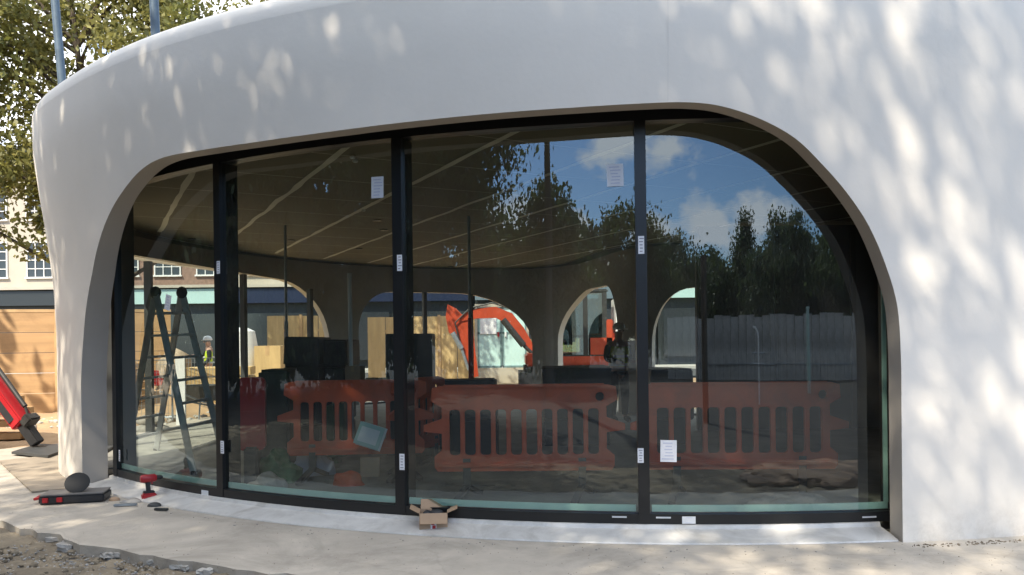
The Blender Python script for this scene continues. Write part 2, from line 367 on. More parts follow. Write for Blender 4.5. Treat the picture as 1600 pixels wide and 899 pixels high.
# far openings
def s_near(x, y):
    k = np.argmin((PLX - x) ** 2 + (PLY - y) ** 2); return _ss[k]
def s_px(x, lo, hi):
    u = (x - PX0) / FPX; m = (_ss >= lo) & (_ss <= hi); k = np.argmin(np.abs(PLX[m] / PLY[m] - u)); return _ss[m][k]
def arch(s0, s1, zt, rl, hl, rr, hr, n=10):
    o = [(s0, 0.0)]
    for k in range(n + 1):
        a = R(90 * k / n); o.append((s0 + rl * (1 - math.cos(a)), zt - hl + hl * math.sin(a)))
    for k in range(n + 1):
        a = R(90 - 90 * k / n); o.append((s1 - rr + rr * math.cos(a), zt - hr + hr * math.sin(a)))
    o.append((s1, 0.0)); return o
sA4b, sA4a = s_near(4.9, 15.2), s_px(1014, s_near(4.2, 15.1), s_near(2.3, 15.6))
sA3b, sA3a = s_px(955, s_near(2.75, 15.25), s_near(1.2, 19.3)), s_px(864, s_near(1.62, 17.8), s_near(.5, 20))
sA2b, sA2a = s_px(828, s_near(.9, 19.8), s_near(-1, 20)), s_px(566, s_near(-1.6, 19.8), s_near(-4.4, 17.3))
sA1b, sA1a = s_px(522, s_near(-3.4, 18.7), s_near(-5.2, 16)), s_near(-5.05, 9.85)
OPEN = {'A4': arch(sA4b, sA4a, 2.45, .9, 1.0, .9, 1.1)[::1], 'A3': arch(sA3b, sA3a, 2.62, .9, 1.1, 1.7, 1.2), 'A2': arch(sA2b, sA2a, 2.68, 1.9, 1.35, .9, 1.0), 'A1': arch(sA1b, sA1a, 2.85, 1.4, 1.4, 1.3, 1.5)}
OPEN = {k: [tuple(p) for p in v] for k, v in OPEN.items()}

def region(polys, fn, name, m, parent, ds=.16, dz=.16, zmax=4.05, normals=None):
    """polys: ('wall', holes) or ('inside', poly). fn(s,z)->Vector"""
    mode, P = polys
    loops = P if mode == 'wall' else [P]
    if mode == 'wall': s0, s1, z0, z1 = 0, LEN, 0, zmax
    else: s0, s1, z0, z1 = min(p[0] for p in P), max(p[0] for p in P), min(p[1] for p in P), max(p[1] for p in P)
    vs_, es = [], []
    for lp in loops:
        n0 = len(vs_); vs_ += [Vector(p) for p in lp]
        es += [(n0 + i, n0 + i + 1) for i in range(len(lp) - 1)]
        if mode != 'wall': es.append((n0 + len(lp) - 1, n0))
    con = np.array([p for lp in loops for p in lp])
    for i in range(int(math.ceil((s1 - s0) / ds)) + 1):
        s = min(s0 + i * ds, s1)
        nz = int(round((z1 - z0) / dz))
        for j in range(nz + 1):
            z = z0 + (z1 - z0) * j / nz
            if mode != 'wall' and not inside((s, z), P): continue
            if np.min((con[:, 0] - s) ** 2 + (con[:, 1] - z) ** 2) < .0025 and not (mode == 'wall' and j in (0, nz)): continue
            vs_.append(Vector((s, z)))
    ov, oe, of, *_ = delaunay_2d_cdt(vs_, es, [], 0, 1e-5)
    faces = []
    hl = [([(lp[0][0], -.1)] + list(lp) + [(lp[-1][0], -.1)]) for lp in loops] if mode == 'wall' else None
    for f in of:
        c = sum((ov[i] for i in f), Vector((0, 0))) / len(f)
        if mode == 'wall':
            if not any(inside(c, h) for h in hl): faces.append(tuple(f))
        elif inside(c, P): faces.append(tuple(f))
    me = bpy.data.meshes.new(name); me.from_pydata([fn(v.x, v.y) for v in ov], [], faces); me.update()
    o = link_mesh(name, me, m, parent, True)
    if normals: me.normals_split_custom_set_from_vertices([normals(v.x, v.y) for v in ov])
    return o

# ------------------------------------------------------------------ setting: ground sheets
g = MB(); g.quad((-500, -500, -.10), (500, -500, -.10), (500, 500, -.10), (-500, 500, -.10)); tag(g.build('ground', M_['shaded_soil']), kind='structure')
slab_edge = [on(x, y) for x, y in [(-160, 790), (-60, 803), (0, 815), (60, 832), (130, 849), (200, 863), (300, 878), (420, 897), (600, 922), (850, 944), (1150, 956), (1400, 950), (1700, 940)]]
slab = [(-9.5, 9.0)] + [(p.x, p.y) for p in slab_edge] + [(6.5, 4.6), (9.5, 6.0), (12, 9), (12.5, 13), (10, 16), (5, 16.3), (3.2, 16.6), (2.2, 20), (1.0, 21.0), (-2, 20.7), (-4.2, 19.3), (-6.1, 16.5), (-6.7, 14), (-6.6, 12.4), (-7.6, 11.3), (-9.5, 11.0)]
jag = []
mn0 = lambda q: math.sin(q * 2.3) * math.sin(q * .77 + 1)
for i, (a, b) in enumerate(zip(slab, slab[1:] + slab[:1])):
    a, b = Vector(a), Vector(b); nn = max(1, int((b - a).length / .12)) if i < 13 else 1
    for k in range(nn):
        p = a.lerp(b, k / nn)
        if i < 13: p += Vector((0, random.uniform(-.035, .035) + .05 * mn0(i * 3.1 + k * .37)))
        jag.append((p.x, p.y))
mb = MB(); plate(mb, jag, [], .14, Matrix.Rotation(R(0), 4, 'X'))
for v in mb.bm.verts: v.co = Vector((v.co.x, v.co.z, -v.co.y - .07))
tag(mb.build('concrete_path', M_['concrete']), kind='structure')
# rough soil beside the path
n = 150; xs = np.linspace(-11, 4.5, n * 2); ys = np.linspace(2.2, 9.2, n * 2)
from mathutils import noise as mn
vv = []
for y in ys:
    for x in xs:
        h = mn.noise(Vector((x * .9, y * .9, 0))) * .035 + mn.noise(Vector((x * 5, y * 5, 3))) * .03 + abs(mn.noise(Vector((x * 14, y * 14, 5)))) * .03
        ef = min(1, (x + 11) / 1.0, (4.5 - x) / .7, (y - 2.2) / .7); vv.append((x, y, -.075 + h - .05 * (1 - max(0, ef)) ** 2))
nx = len(xs); ff = [(j * nx + i, j * nx + i + 1, (j + 1) * nx + i + 1, (j + 1) * nx + i) for j in range(len(ys) - 1) for i in range(nx - 1)]
me = bpy.data.meshes.new('dirt'); me.from_pydata(vv, [], ff)
tag(link_mesh('dirt_ground', me, M_['dirt'], smooth=True), kind='structure')
g = MB(); g.quad((-60, 10.5, -.094), (60, 10.5, -.094), (60, 31, -.094), (-60, 31, -.094)); tag(g.build('sandy_yard', M_['sand']), kind='structure')
# road and street behind the site
g = MB(); g.quad((-120, 31, -.02), (80, 31, -.02), (80, 38, -.02), (-120, 38, -.02)); tag(g.build('road', M_['asphalt']), kind='structure')
g = MB(); g.box((-20, 39.4, -.01), (200, 2.6, .22)); tag(g.build('pavement', M_['kerb']), kind='structure')

# ------------------------------------------------------------------ pavilion
pav = empty('pavilion', (0, 0, 0), 0, 'white curved pavilion with large round cornered arched openings and glazed front', 'building')
_sw = to_surf(190, 600, lambda z: 0.0)[0]
def wall_t(s):   # the wall is thicker round the left column
    return .16 + .12 * max(0.0, min(1.0, 1 - abs(s - (_sw - .6)) / .9) if s < _sw - .6 else max(0, 1 - (s - (_sw - .6)) / 1.6))
def onrm(s, z):
    x, y, a, b = pl(s); sl_ = (outo(z + .15) - outo(z - .15)) / .3
    v = Vector((a, b, -sl_)); v.normalize(); return v
holes = [FRONT] + list(OPEN.values())
region(('wall', holes), lambda s, z: pt(s, outo(z), z), 'outer_wall', M_['white'], pav, normals=onrm)
region(('wall', holes), lambda s, z: pt(s, outo(z) - wall_t(s), z), 'inner_wall', M_['inner'], pav, zmax=3.3, ds=.3, dz=.3, normals=lambda s, z: Vector((pl(s)[2], pl(s)[3], 0)))
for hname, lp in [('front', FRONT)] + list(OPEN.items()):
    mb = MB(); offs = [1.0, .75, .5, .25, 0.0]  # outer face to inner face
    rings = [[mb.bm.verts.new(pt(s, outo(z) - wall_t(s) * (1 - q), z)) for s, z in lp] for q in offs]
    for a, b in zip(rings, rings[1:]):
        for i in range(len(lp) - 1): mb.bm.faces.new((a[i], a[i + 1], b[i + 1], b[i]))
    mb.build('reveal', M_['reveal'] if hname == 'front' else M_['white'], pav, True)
# parapet cap: rounded, over and down the inside to the roof
prof = [(.54, 4.05), (.535, 4.12), (.505, 4.19), (.45, 4.24), (.38, 4.262), (.30, 4.265), (.20, 4.265), (.18, 4.24), (.18, 3.9)]
mb = MB(); NR = 420
rings = [[mb.bm.verts.new(pt(LEN * k / NR, o, z)) for k in range(NR)] for o, z in prof]
for a, b in zip(rings, rings[1:]):
    for k in range(NR): mb.bm.faces.new((a[k], a[(k + 1) % NR], b[(k + 1) % NR], b[k]))
mb.build('parapet', M_['white'], pav, True)
def slab_at(name, m, off, z, parent):
    ring = [pt(LEN * k / 260, off, z) for k in range(260)]
    poly = [(v.x, v.y) for v in ring]
    ov, oe, of, *_ = delaunay_2d_cdt([Vector(p) for p in poly], [(i, (i + 1) % 260) for i in range(260)], [], 0, 1e-5)
    fs = [tuple(f) for f in of if inside(sum((ov[i] for i in f), Vector((0, 0))) / len(f), poly)]
    me = bpy.data.meshes.new(name); me.from_pydata([(v.x, v.y, z) for v in ov], [], fs); return link_mesh(name, me, m, parent)
slab_at('roof', M_['dkgrey'], .2, 3.95, pav)
cl = slab_at('ceiling', M_['ceil'], -.02, 3.3, pav)
mb = MB(); A = [[mb.bm.verts.new(pt(LEN * k / 300, o, 3.29)) for k in range(300)] for o in (-.03, .33)]
for k in range(300): mb.bm.faces.new((A[0][k], A[0][(k + 1) % 300], A[1][(k + 1) % 300], A[1][k]))
mb.build('edge_closure', M_['black'], pav)
slab_at('floor', M_['floor'], .0, .012, pav)
# taped board joints on the ceiling
a28 = R(27.5); u1 = Vector((-math.sin(a28), math.cos(a28))); u2 = Vector((math.cos(a28), math.sin(a28)))
ringp = [(pt(LEN * k / 260, -.2, 0).x, pt(LEN * k / 260, -.2, 0).y) for k in range(260)]
mb = MB()
def strip(o, d, q0, q1, w):
    pr = None; side = Vector((-d.y, d.x)); q = q0
    while q < q1:
        p = o + d * q; ins = inside((p.x, p.y), ringp); wb = .025 * mn.noise(Vector((q * 1.3, o.x, o.y)))
        ww = w * (.8 + .5 * mn.noise(Vector((q * 2.1, o.x, 9))))
        c = (p + side * (wb - ww / 2), p + side * (wb + ww / 2))
        if pr and ins: mb.quad((pr[0].x, pr[0].y, 3.292), (pr[1].x, pr[1].y, 3.292), (c[1].x, c[1].y, 3.292), (c[0].x, c[0].y, 3.292))
        pr = c if ins else None; q += .25
for k in range(-4, 12): strip(u2 * (.9 + 1.16 * k), u1, -10, 26, .085)
for k in range(-6, 10): strip(u1 * (8.76 + 1.2 * k), u2, -12, 16, .014)
mb.build('joint_tape', M_['tape'], cl)
for (x, y) in [(455, 376), (300, 374), (561, 389), (600, 360), (704, 417), (590, 345)]:
    p = on(x, y, 3.29); mb = MB(); mb.tube([(p.x, p.y, 3.285), (p.x, p.y, 3.298)], .07, 12); mb.build('light_opening', M_['black'], cl)
for (x, y) in [(551, 246), (555, 252), (568, 329), (583, 421)]:
    p = on(x, y, 3.28); mb = MB(); mb.ball((p.x, p.y, 3.28), .03, (1, 1, .6)); mb.build('ceiling_fitting', M_['whitep'], cl)

# glazing: frame ring, mullions, panes
def inset(lp, d, zb):
    """offset the open contour inwards by d; bottom ends sit at zb"""
    P = [Vector(p) for p in lp]; o = []
    for i, p in enumerate(P):
        t = (P[min(i + 1, len(P) - 1)] - P[max(i - 1, 0)]).normalized(); nrm = Vector((t.y, -t.x)); o.append(p + nrm * d)
    return [(q.x, max(q.y, zb)) for q in o]
def frame_ring(lp, d, o0, o1, zb, name, m, parent):
    i0 = [(s, max(z, zb)) for s, z in lp]; i1 = inset(lp, d, zb); mb = MB()
    A = [mb.bm.verts.new(pt(s, o0, z)) for s, z in i0]; B = [mb.bm.verts.new(pt(s, o0, z)) for s, z in i1]; Cc = [mb.bm.verts.new(pt(s, o1, z)) for s, z in i1]
    for i in range(len(lp) - 1):
        mb.bm.faces.new((A[i], A[i + 1], B[i + 1], B[i])); mb.bm.faces.new((B[i], B[i + 1], Cc[i + 1], Cc[i]))
    return mb.build(name, m, parent, True)
def curved_bar(s0, s1, z0, z1, o0, o1, name, m, parent, n=24):
    mb = MB(); rings = []
    for k in range(n + 1):
        s = s0 + (s1 - s0) * k / n; rings.append([mb.bm.verts.new(pt(s, o, z)) for o, z in ((o0, z0), (o0, z1), (o1, z1), (o1, z0))])
    for a, b in zip(rings, rings[1:]):
        for k in range(4): mb.bm.faces.new((a[k], a[(k + 1) % 4], b[(k + 1) % 4], b[k]))
    mb.bm.faces.new(rings[0][::-1]); mb.bm.faces.new(rings[-1]); return mb.build(name, m, parent, True)
fdir = 1 if FRONT[0][0] < FRONT[-1][0] else -1
gz = MB(); 
sm = [to_surf(x, y, lambda z: 0.0)[0] for x, y in [(184, 600), (347, 600), (626, 600), (1002, 600), (1400, 700)]]
def ztop(s, lp=FRONT):
    zs = [lp[i][1] + (lp[i + 1][1] - lp[i][1]) * (s - lp[i][0]) / (lp[i + 1][0] - lp[i][0]) for i in range(len(lp) - 1) if (lp[i][0] - s) * (lp[i + 1][0] - s) <= 0 and abs(lp[i + 1][0] - lp[i][0]) > 1e-6]
    return max(zs) if zs else 1.0
ZB = .09
ZH = 3.14   # underside of the head rail; the glazing is a tall rectangle standing behind the arched shell
frm = curved_bar(sm[0] - .05, sm[4] + .05, ZH, 3.30, .03, -.10, 'head_rail', M_['black'], pav)
curved_bar(sm[0] - .03, sm[4] + .05, ZB, ZB + .075, .032, -.10, 'bottom_rail', M_['black'], frm)
W2 = .042
for i, s in enumerate(sm):
    w = W2 if 0 < i < 4 else (.05 if i == 0 else .022)
    z1 = ZH + .004
    curved_bar(s - w, s + w, ZB + .002, z1, .036, -.17, 'mullion', M_['black'], frm, 2)
curved_bar(sm[4] + .02, sm[4] + .9, .012, 3.3, .026, -.06, 'jamb_filler', M_['black'], frm, 6)
def clip(P, s, keep_greater):
    o = []
    for a, b in zip(P, P[1:] + P[:1]):
        ia, ib = (a[0] >= s) == keep_greater, (b[0] >= s) == keep_greater
        if ia: o.append(a)
        if ia != ib:
            t = (s - a[0]) / (b[0] - a[0]); o.append((s, a[1] + (b[1] - a[1]) * t))
    return o
for a, b in zip(sm, sm[1:]):
    P = [(a, ZB + .06), (b, ZB + .06), (b, ZH + .01), (a, ZH + .01)]
    region(('inside', P), lambda s, z: pt(s, 0.0, z), 'pane', GL, frm, ds=.12, dz=.2, normals=lambda s, z: Vector((pl(s)[2], pl(s)[3], 0)))
    curved_bar(a + .06, b - .06, ZB + .085, ZB + .135, -.012, -.03, 'glass_spacer', M_['mint'], frm)
curved_bar(sm[4] - .085, sm[4] - .055, ZB + .135, ZH, -.012, -.03, 'glass_spacer', M_['mint'], frm, 2)
# sill flashing
mb = MB(); n = 60; rings = []
for k in range(n + 1):
    s = s_l + .03 + (s_r - s_l - .05) * k / n
    rings.append([mb.bm.verts.new(pt(s, o, z)) for o, z in ((-.05, ZB + .004), (.05, ZB - .002), (.06, ZB - .03), (.22, .03), (.285, .014), (.29, .002))])
for a, b in zip(rings, rings[1:]):
    for k in range(5): mb.bm.faces.new((a[k], a[k + 1], b[k + 1], b[k]))
mb.build('sill', M_['alu'], pav, True)
# far openings: dark posts and heads
for nm, posts in (('A4', []), ('A3', []), ('A2', [.345, .62]), ('A1', [.08, .3, .62, .8])):
    lp = OPEN[nm]; f2 = curved_bar(lp[0][0], lp[-1][0], .014, .05, .03, -.08, 'threshold', M_['dkgrey'], pav)
    s0, s1 = lp[0][0], lp[-1][0]
    for q in posts:
        s = s0 + (s1 - s0) * q; curved_bar(s - .045, s + .045, .02, ztop(s, lp) - .01, .03, -.08, 'mullion', M_['dkgrey'], f2, 2)
# seam in the wall above the arch
s_seam = to_surf(1045, 80)[0]
curved_bar(s_seam - .002, s_seam + .002, ztop(s_seam) + .02, 4.25, 0, 0, 'panel_joint', mat('joint_filler', (.72, .68, .62), .6), pav, 1)
pj = pav.children[-1] if pav.children else None
for o in pav.children:
    if o.name.startswith('panel_joint'):
        me = o.data
        for i, v in enumerate(me.vertices):
            pass
        bm = bmesh.new(); prev = None
        for k in range(20):
            z = ztop(s_seam) + .01 + (4.04 - ztop(s_seam)) * k / 19
            cur = [bm.verts.new(pt(s_seam + dx, outo(z) + .0015, z)) for dx in (-.0014, .0014)]
            if prev: bm.faces.new((prev[0], prev[1], cur[1], cur[0]))
            prev = cur
        bm.to_mesh(me); bm.free()
#@@OBJECTS
# ------------------------------------------------------------------ trees
def leaves_mesh(name, pts, size, m, parent, flat=.5, aspect=.6):
    n = len(pts); pts = np.asarray(pts)
    a = rng.normal(size=(n, 3)); a /= np.linalg.norm(a, axis=1)[:, None]
    b = rng.normal(size=(n, 3)); b -= a * (a * b).sum(1)[:, None]; b /= np.linalg.norm(b, axis=1)[:, None]
    sz = size * rng.uniform(.6, 1.35, n)[:, None]
    v = np.empty((n, 4, 3)); v[:, 0] = pts - a * sz; v[:, 1] = pts - b * sz * aspect + a * sz * .1; v[:, 2] = pts + a * sz; v[:, 3] = pts + b * sz * aspect + a * sz * .1
    me = bpy.data.meshes.new(name); me.vertices.add(4 * n); me.vertices.foreach_set('co', v.ravel())
    me.loops.add(4 * n); me.loops.foreach_set('vertex_index', np.arange(4 * n)); me.polygons.add(n); me.polygons.foreach_set('loop_start', np.arange(0, 4 * n, 4))
    me.update(calc_edges=True); return link_mesh(name, me, m, parent)
def tree(name, base, h, crowns, nleaf, lsize, lm, label, group=None, clump=.5, nclump=160, trunk_r=.22, hang=0.0, seed=1, low=None):
    """crowns: list of (dx, dy, z, rx, ry, rz) ellipsoids relative to the base"""
    global rng
    rng = np.random.default_rng(seed); random.seed(seed)
    root = empty(name, base, 0, label, 'tree', group)
    vol = np.array([c[3] * c[4] * c[5] for c in crowns]) ** .8; vol /= vol.sum()
    cl = []
    for i in range(nclump):
        c = crowns[rng.choice(len(crowns), p=vol)]
        d = rng.normal(size=3); d /= np.linalg.norm(d); r = rng.uniform(.25, 1) ** .5
        cl.append((c[0] + d[0] * c[3] * r, c[1] + d[1] * c[4] * r, c[2] + d[2] * c[5] * r))
    cl = np.array(cl); k = rng.integers(0, nclump, nleaf); cs = clump * rng.uniform(.5, 1.5, nclump)
    off = rng.normal(size=(nleaf, 3)) * cs[k][:, None] * np.array([1, 1, .65])
    P = cl[k] + off
    if hang: P[:, 2] -= rng.exponential(hang, nleaf) * (rng.random(nleaf) < .5)
    if low is not None: P = P[P[:, 2] > low]
    leaves_mesh('crown', P, lsize, lm, root)
    mb = MB(); top = h * .8; T = [(0, 0, -.1)]
    for i in range(1, 7): T.append((random.uniform(-.12, .12) * i * .5, random.uniform(-.12, .12) * i * .5, top * i / 6))
    mb.tube(T, [trunk_r * (1.25 - i * .17) for i in range(7)], 9); mb.build('trunk', M_['bark'], root, True)
    mb = MB()
    for i in range(min(26, nclump)):
        q = cl[int(i * nclump / min(26, nclump))]; z0 = max(top * .25, min(top * .95, q[2] - math.hypot(q[0], q[1]) * .6)); j = z0 / top * 6; j0 = int(min(5, j)); t0 = Vector(T[j0]).lerp(Vector(T[j0 + 1]), j - j0)
        m1 = t0.lerp(Vector(q), .5) + Vector((random.uniform(-.2, .2), random.uniform(-.2, .2), random.uniform(0, .4)))
        mb.tube([t0, m1, Vector(q)], [trunk_r * .3, trunk_r * .18, trunk_r * .05], 6)
    mb.build('limbs', M_['bark'], root, True)
    return root
# the plane tree seen over the left end of the pavilion
tree('broadleaf_tree', (-11.3, 20.5, 0), 12, [(0.6, 0, 8.2, 5.6, 3.0, 3.6), (-2.2, 0, 5.8, 3.0, 2.6, 2.4), (4.6, .5, 8.4, 3.6, 2.4, 2.8), (-1.0, -1, 10.8, 5, 3, 2.5)], 62000, .078, M_['leafA'],
     'yellow green tree rising behind the left end of the white pavilion, thin branches showing', clump=.42, nclump=330, seed=5, low=3.6)
# trees behind the photographer: they shade the facade and are mirrored in the glass
tree('overhanging_tree', (-9.4, -3.6, 0), 17, [(2.8, 2.4, 13.0, 3.8, 4.4, 3.0), (-1.0, 0, 7.5, 4.2, 4.0, 3.6), (2.4, .3, 7.2, 2.2, 2.6, 2.6)], 90000, .10, M_['leafB'],
     'large overhanging tree mirrored in the third pane as hanging leafy sprays', clump=.62, nclump=430, trunk_r=.3, hang=.6, seed=3, low=3.4)
tree('overhanging_tree', (-4.8, -9.0, 0), 18, [(2.8, 4.3, 14.3, 3.4, 2.8, 1.5)], 3000, .105, M_['leafB'],
     'tall thin tree behind the path whose sparse high crown dapples the right wall', clump=.62, nclump=44, trunk_r=.2, seed=14)
def mirror(x, y, dist):
    """where the glass sends the view through pixel (x, y), dist metres after it is mirrored"""
    s, z = to_surf(x, y, lambda z: 0.0); p = pt(s, 0, z); _, _, a, b = pl(s); n = Vector((a, b, 0)); d = Vector(ray(x, y)); d.normalize()
    return p + (d - 2 * d.dot(n) * n) * dist
treeline = [(850, 268, 21, 'leafB', 1.7), (975, 300, 30, 'leafB', 2.6), (1045, 335, 34, 'leafC', 2.0), (1110, 375, 40, 'leafC', 2.2), (1163, 322, 42, 'leafC', 1.4), (1228, 312, 36, 'leafC', 2.4), (1290, 330, 40, 'leafC', 3.2), (1345, 330, 36, 'leafC', 3.0), (915, 345, 36, 'leafC', 2.6)]
nm = ['bushy tree mirrored beside the hanging sprays in the third pane', 'broad tree mirrored just left of the third black post', 'round tree mirrored just right of the third black post', 'lowest dark tree mirrored in the right pane between two taller ones',
      'pointed conifer like tree mirrored in the right pane against the cloud', 'tall dark tree mirrored right of the pointed one', 'wide dark tree mirrored under the curved edge of the right pane', 'farthest right dark tree mirrored near the pale green glass edge', 'low dark tree mirrored in the gap left of the third black post']
for i, (x, y, dd, lm, w) in enumerate(treeline):
    p = mirror(x, y, dd); H = p.z
    if x == 1163: cr = [(0, 0, H * (.3 + .155 * k), w * (1.9 - .42 * k), w * (1.6 - .35 * k), H * .16) for k in range(5)]
    else: cr = [(0, 0, H * .6, w * 1.25, w, H * .33), (w * .9, 0, H * .42, w * 1.2, w, H * .3), (-w * .9, 0, H * .45, w * 1.2, w, H * .32)]
    tree('background_tree', (p.x, p.y, -.1), H, cr, 30000, .13, M_[lm], nm[i], 'trees behind the photographer mirrored in the glass', clump=.5, nclump=170, trunk_r=.18, seed=40 + i)
belt = [(-18, 12.5, 10, 3.6, 'dark tree mirrored in the first pane left of the ladder'), (-19, 7, 11, 4.0, 'tall dark tree mirrored high in the first pane'), (-19, 1.5, 12, 4.0, 'broad dark tree mirrored left in the second pane'),
        (-18.5, -4, 12, 4.2, 'broad dark tree mirrored right in the second pane'), (-18, -10, 12, 4.2, 'dark tree mirrored beside the second black post'), (-15, -16, 9, 3.8, 'dark low tree mirrored low behind the hanging sprays'), (-7, -22, 7, 3.6, 'low wide tree mirrored under the patch of blue sky')]
for i, (x, y, H, w, lb) in enumerate(belt):
    tree('side_tree', (x, y, -.1), H, [(0, 0, H * .5, w, w, H * .44), (0, 0, H * .25, w, w, H * .25)], 15000, .24, M_['leafC'], lb, 'trees to the left of the photographer', clump=.6, nclump=110, trunk_r=.2, seed=70 + i)
# ------------------------------------------------------------------ street behind the site
def building(name, x0, x1, Y, H, wall, fascia, label, nwin, floors, z1=4.35, rot=0):
    t = empty(name, ((x0 + x1) / 2, Y, 0), 0, label, 'building'); w = x1 - x0
    MB().box((0, 4, (H + z1) / 2), (w, 8, H - z1)).build('wall', M_[wall], t)
    MB().box((0, 4.1, z1 / 2), (w - .02, 7.8, z1 - .01)).build('shop_wall', M_['darkf'], t)
    MB().box((0, -.15, z1 - .45), (w - .05, .3, .75)).build('fascia', M_[fascia], t)
    MB().box((0, -.2, z1 + .06), (w + .02, .5, .14)).build('cornice', M_['cream'], t)
    MB().box((0, -.1, H + .12), (w + .02, .5, .3)).build('parapet', M_['cream'], t)
    MB().box((0, 4, H + .9), (w - 1.2, 6, 1.2)).build('roof', M_['slate'], t)
    nb = max(2, int(w / 3.2))
    for k in range(nb):
        xx = -w / 2 + (k + .5) * w / nb
        MB().box((xx, .02, 1.75), (w / nb - .5, .14, 2.5)).build('shop_window', M_['win'], t)
    first = None
    for fl in range(floors):
        for k in range(nwin):
            xx = -w / 2 + (k + .5) * w / nwin; z = z1 + 1.55 + fl * 3.0
            if first is None:
                fr = MB().box((0, 0, .92), (1.36, .1, .06)).box((0, 0, -.92), (1.5, .22, .08)).box((-.66, 0, 0), (.06, .1, 1.8)).box((.66, 0, 0), (.06, .1, 1.8))
                for q in (-.22, .22): fr.box((q, -.02, 0), (.04, .06, 1.8))
                for q in (-.45, 0, .45): fr.box((0, -.022, q), (1.3, .055, .04))
                f = fr.build('window', M_['wframe'], t); f.location = (xx, -.02, z); MB().box((0, .01, 0), (1.28, .03, 1.78)).build('pane', M_['win'], f); first = f
            else: c = copy_tree(first, t); c.location = (xx, -.02, z)
    return t
building('terrace_house', -43, -30.5, 41.2, 11.5, 'cream', 'darkf', 'cream terrace with white gridded windows above a dark shop front, far left', 5, 2)
building('terrace_house', -30.4, -23.3, 41.4, 10.6, 'cream', 'darkf', 'cream terrace house with white gridded windows beside the left column', 3, 2)
building('terrace_house', -23.2, -14.5, 41.2, 12, 'brick', 'mintf', 'brown brick terrace with pale mint shop fascia behind the stepladder', 4, 2)
building('terrace_house', -14.4, -2.0, 41.5, 11.4, 'cream', 'navy', 'cream terrace with navy shop fascia behind the tall plywood fence', 5, 2)
building('terrace_house', -1.9, 7.5, 41.2, 12, 'cream', 'greyf', 'cream terrace with grey fascia behind the orange digger', 4, 2)
building('terrace_house', 7.6, 22, 41.2, 11, 'cream', 'mintf', 'cream terrace with mint fascia seen in the rightmost far arch', 6, 2)
for i, (x, y, H, w) in enumerate([(10.5, 30, 8, 2.5), (1.5, 34, 8, 2.0)]):
    tree('street_tree', (x, y, 0), H, [(0, 0, H * .62, w, w, H * .3)], 5000, .14, M_['leafA'], ['yellow green street tree glimpsed through the rightmost far arch', 'small street tree behind the digger cab'][i], 'street trees beyond the site', clump=.4, nclump=60, trunk_r=.15, seed=90 + i)

# ------------------------------------------------------------------ site fences
def hfence(name, pts, H, label, cat='fence'):
    t = empty(name, pts[0], 0, label, cat); o = Vector(pts[0]); k = 0
    for a, b in zip(pts, pts[1:]):
        a, b = Vector(a) - o, Vector(b) - o; d = (b - a).normalized(); Ls = (b - a).length; npn = max(1, round(Ls / 1.9))
        for i in range(npn):
            p, q = a + d * Ls * i / npn, a + d * Ls * (i + 1) / npn
            mb = MB(); dz = H / 5
            for j in range(5): mb.bar(p + Vector((0, 0, dz * (j + .5))), q + Vector((0, 0, dz * (j + .5))) - d * .01, .03 + .006 * random.random(), dz - .012, up=(0, 0, 1))
            mb.build('board_panel', M_['ply'], t)
            MB().box(p + Vector((0, -.05, H / 2 + .03)) , (.09, .06, H + .06)).build('post', M_['timber'], t)
        MB().bar(a + Vector((0, 0, H + .03)), b + Vector((0, 0, H + .03)), .05, .07).build('cap_rail', M_['timber'], t)
    return t
hfence('timber_hoarding', [(-17.5, 16.8, -.1), (-10.6, 18.6, -.1), (-8.3, 19.4, -.1)], 2.36, 'orange brown timber board hoarding on sandy soil, left of the pavilion')
def vfence(x0, x1, Y, H, label, mm='plyv'):
    t = empty('plywood_fence', ((x0 + x1) / 2, Y, -.1), 0, label, 'fence'); w = x1 - x0; n = max(2, round(w / .61))
    for i in range(n):
        xx = -w / 2 + (i + .5) * w / n; MB().box((xx, random.uniform(-.015, .015), H / 2), (w / n - .02, .02, H + random.uniform(-.02, .03))).build('sheet', M_[mm], t)
        if i % 2: MB().box((xx + w / n / 2, -.05, H / 2), (.09, .07, H + .1)).build('batten', M_['timber'], t)
    MB().box((0, .05, H * .8), (w, .06, .09)).build('rail', M_['timber'], t); return t
vfence(at(417, 500, 28).x, at(524, 500, 28).x, 28, 2.5, 'upright plywood fence behind the dark wrapped stack, capped with posts')
vfence(at(574, 500, 27).x, at(742, 500, 27).x, 27, 2.4, 'sunlit upright plywood fence left of the mint doors')
t = vfence(at(820, 500, 27.5).x, at(1010, 500, 27.5).x, 27.5, 1.6, 'low plywood fence behind the digger cab')
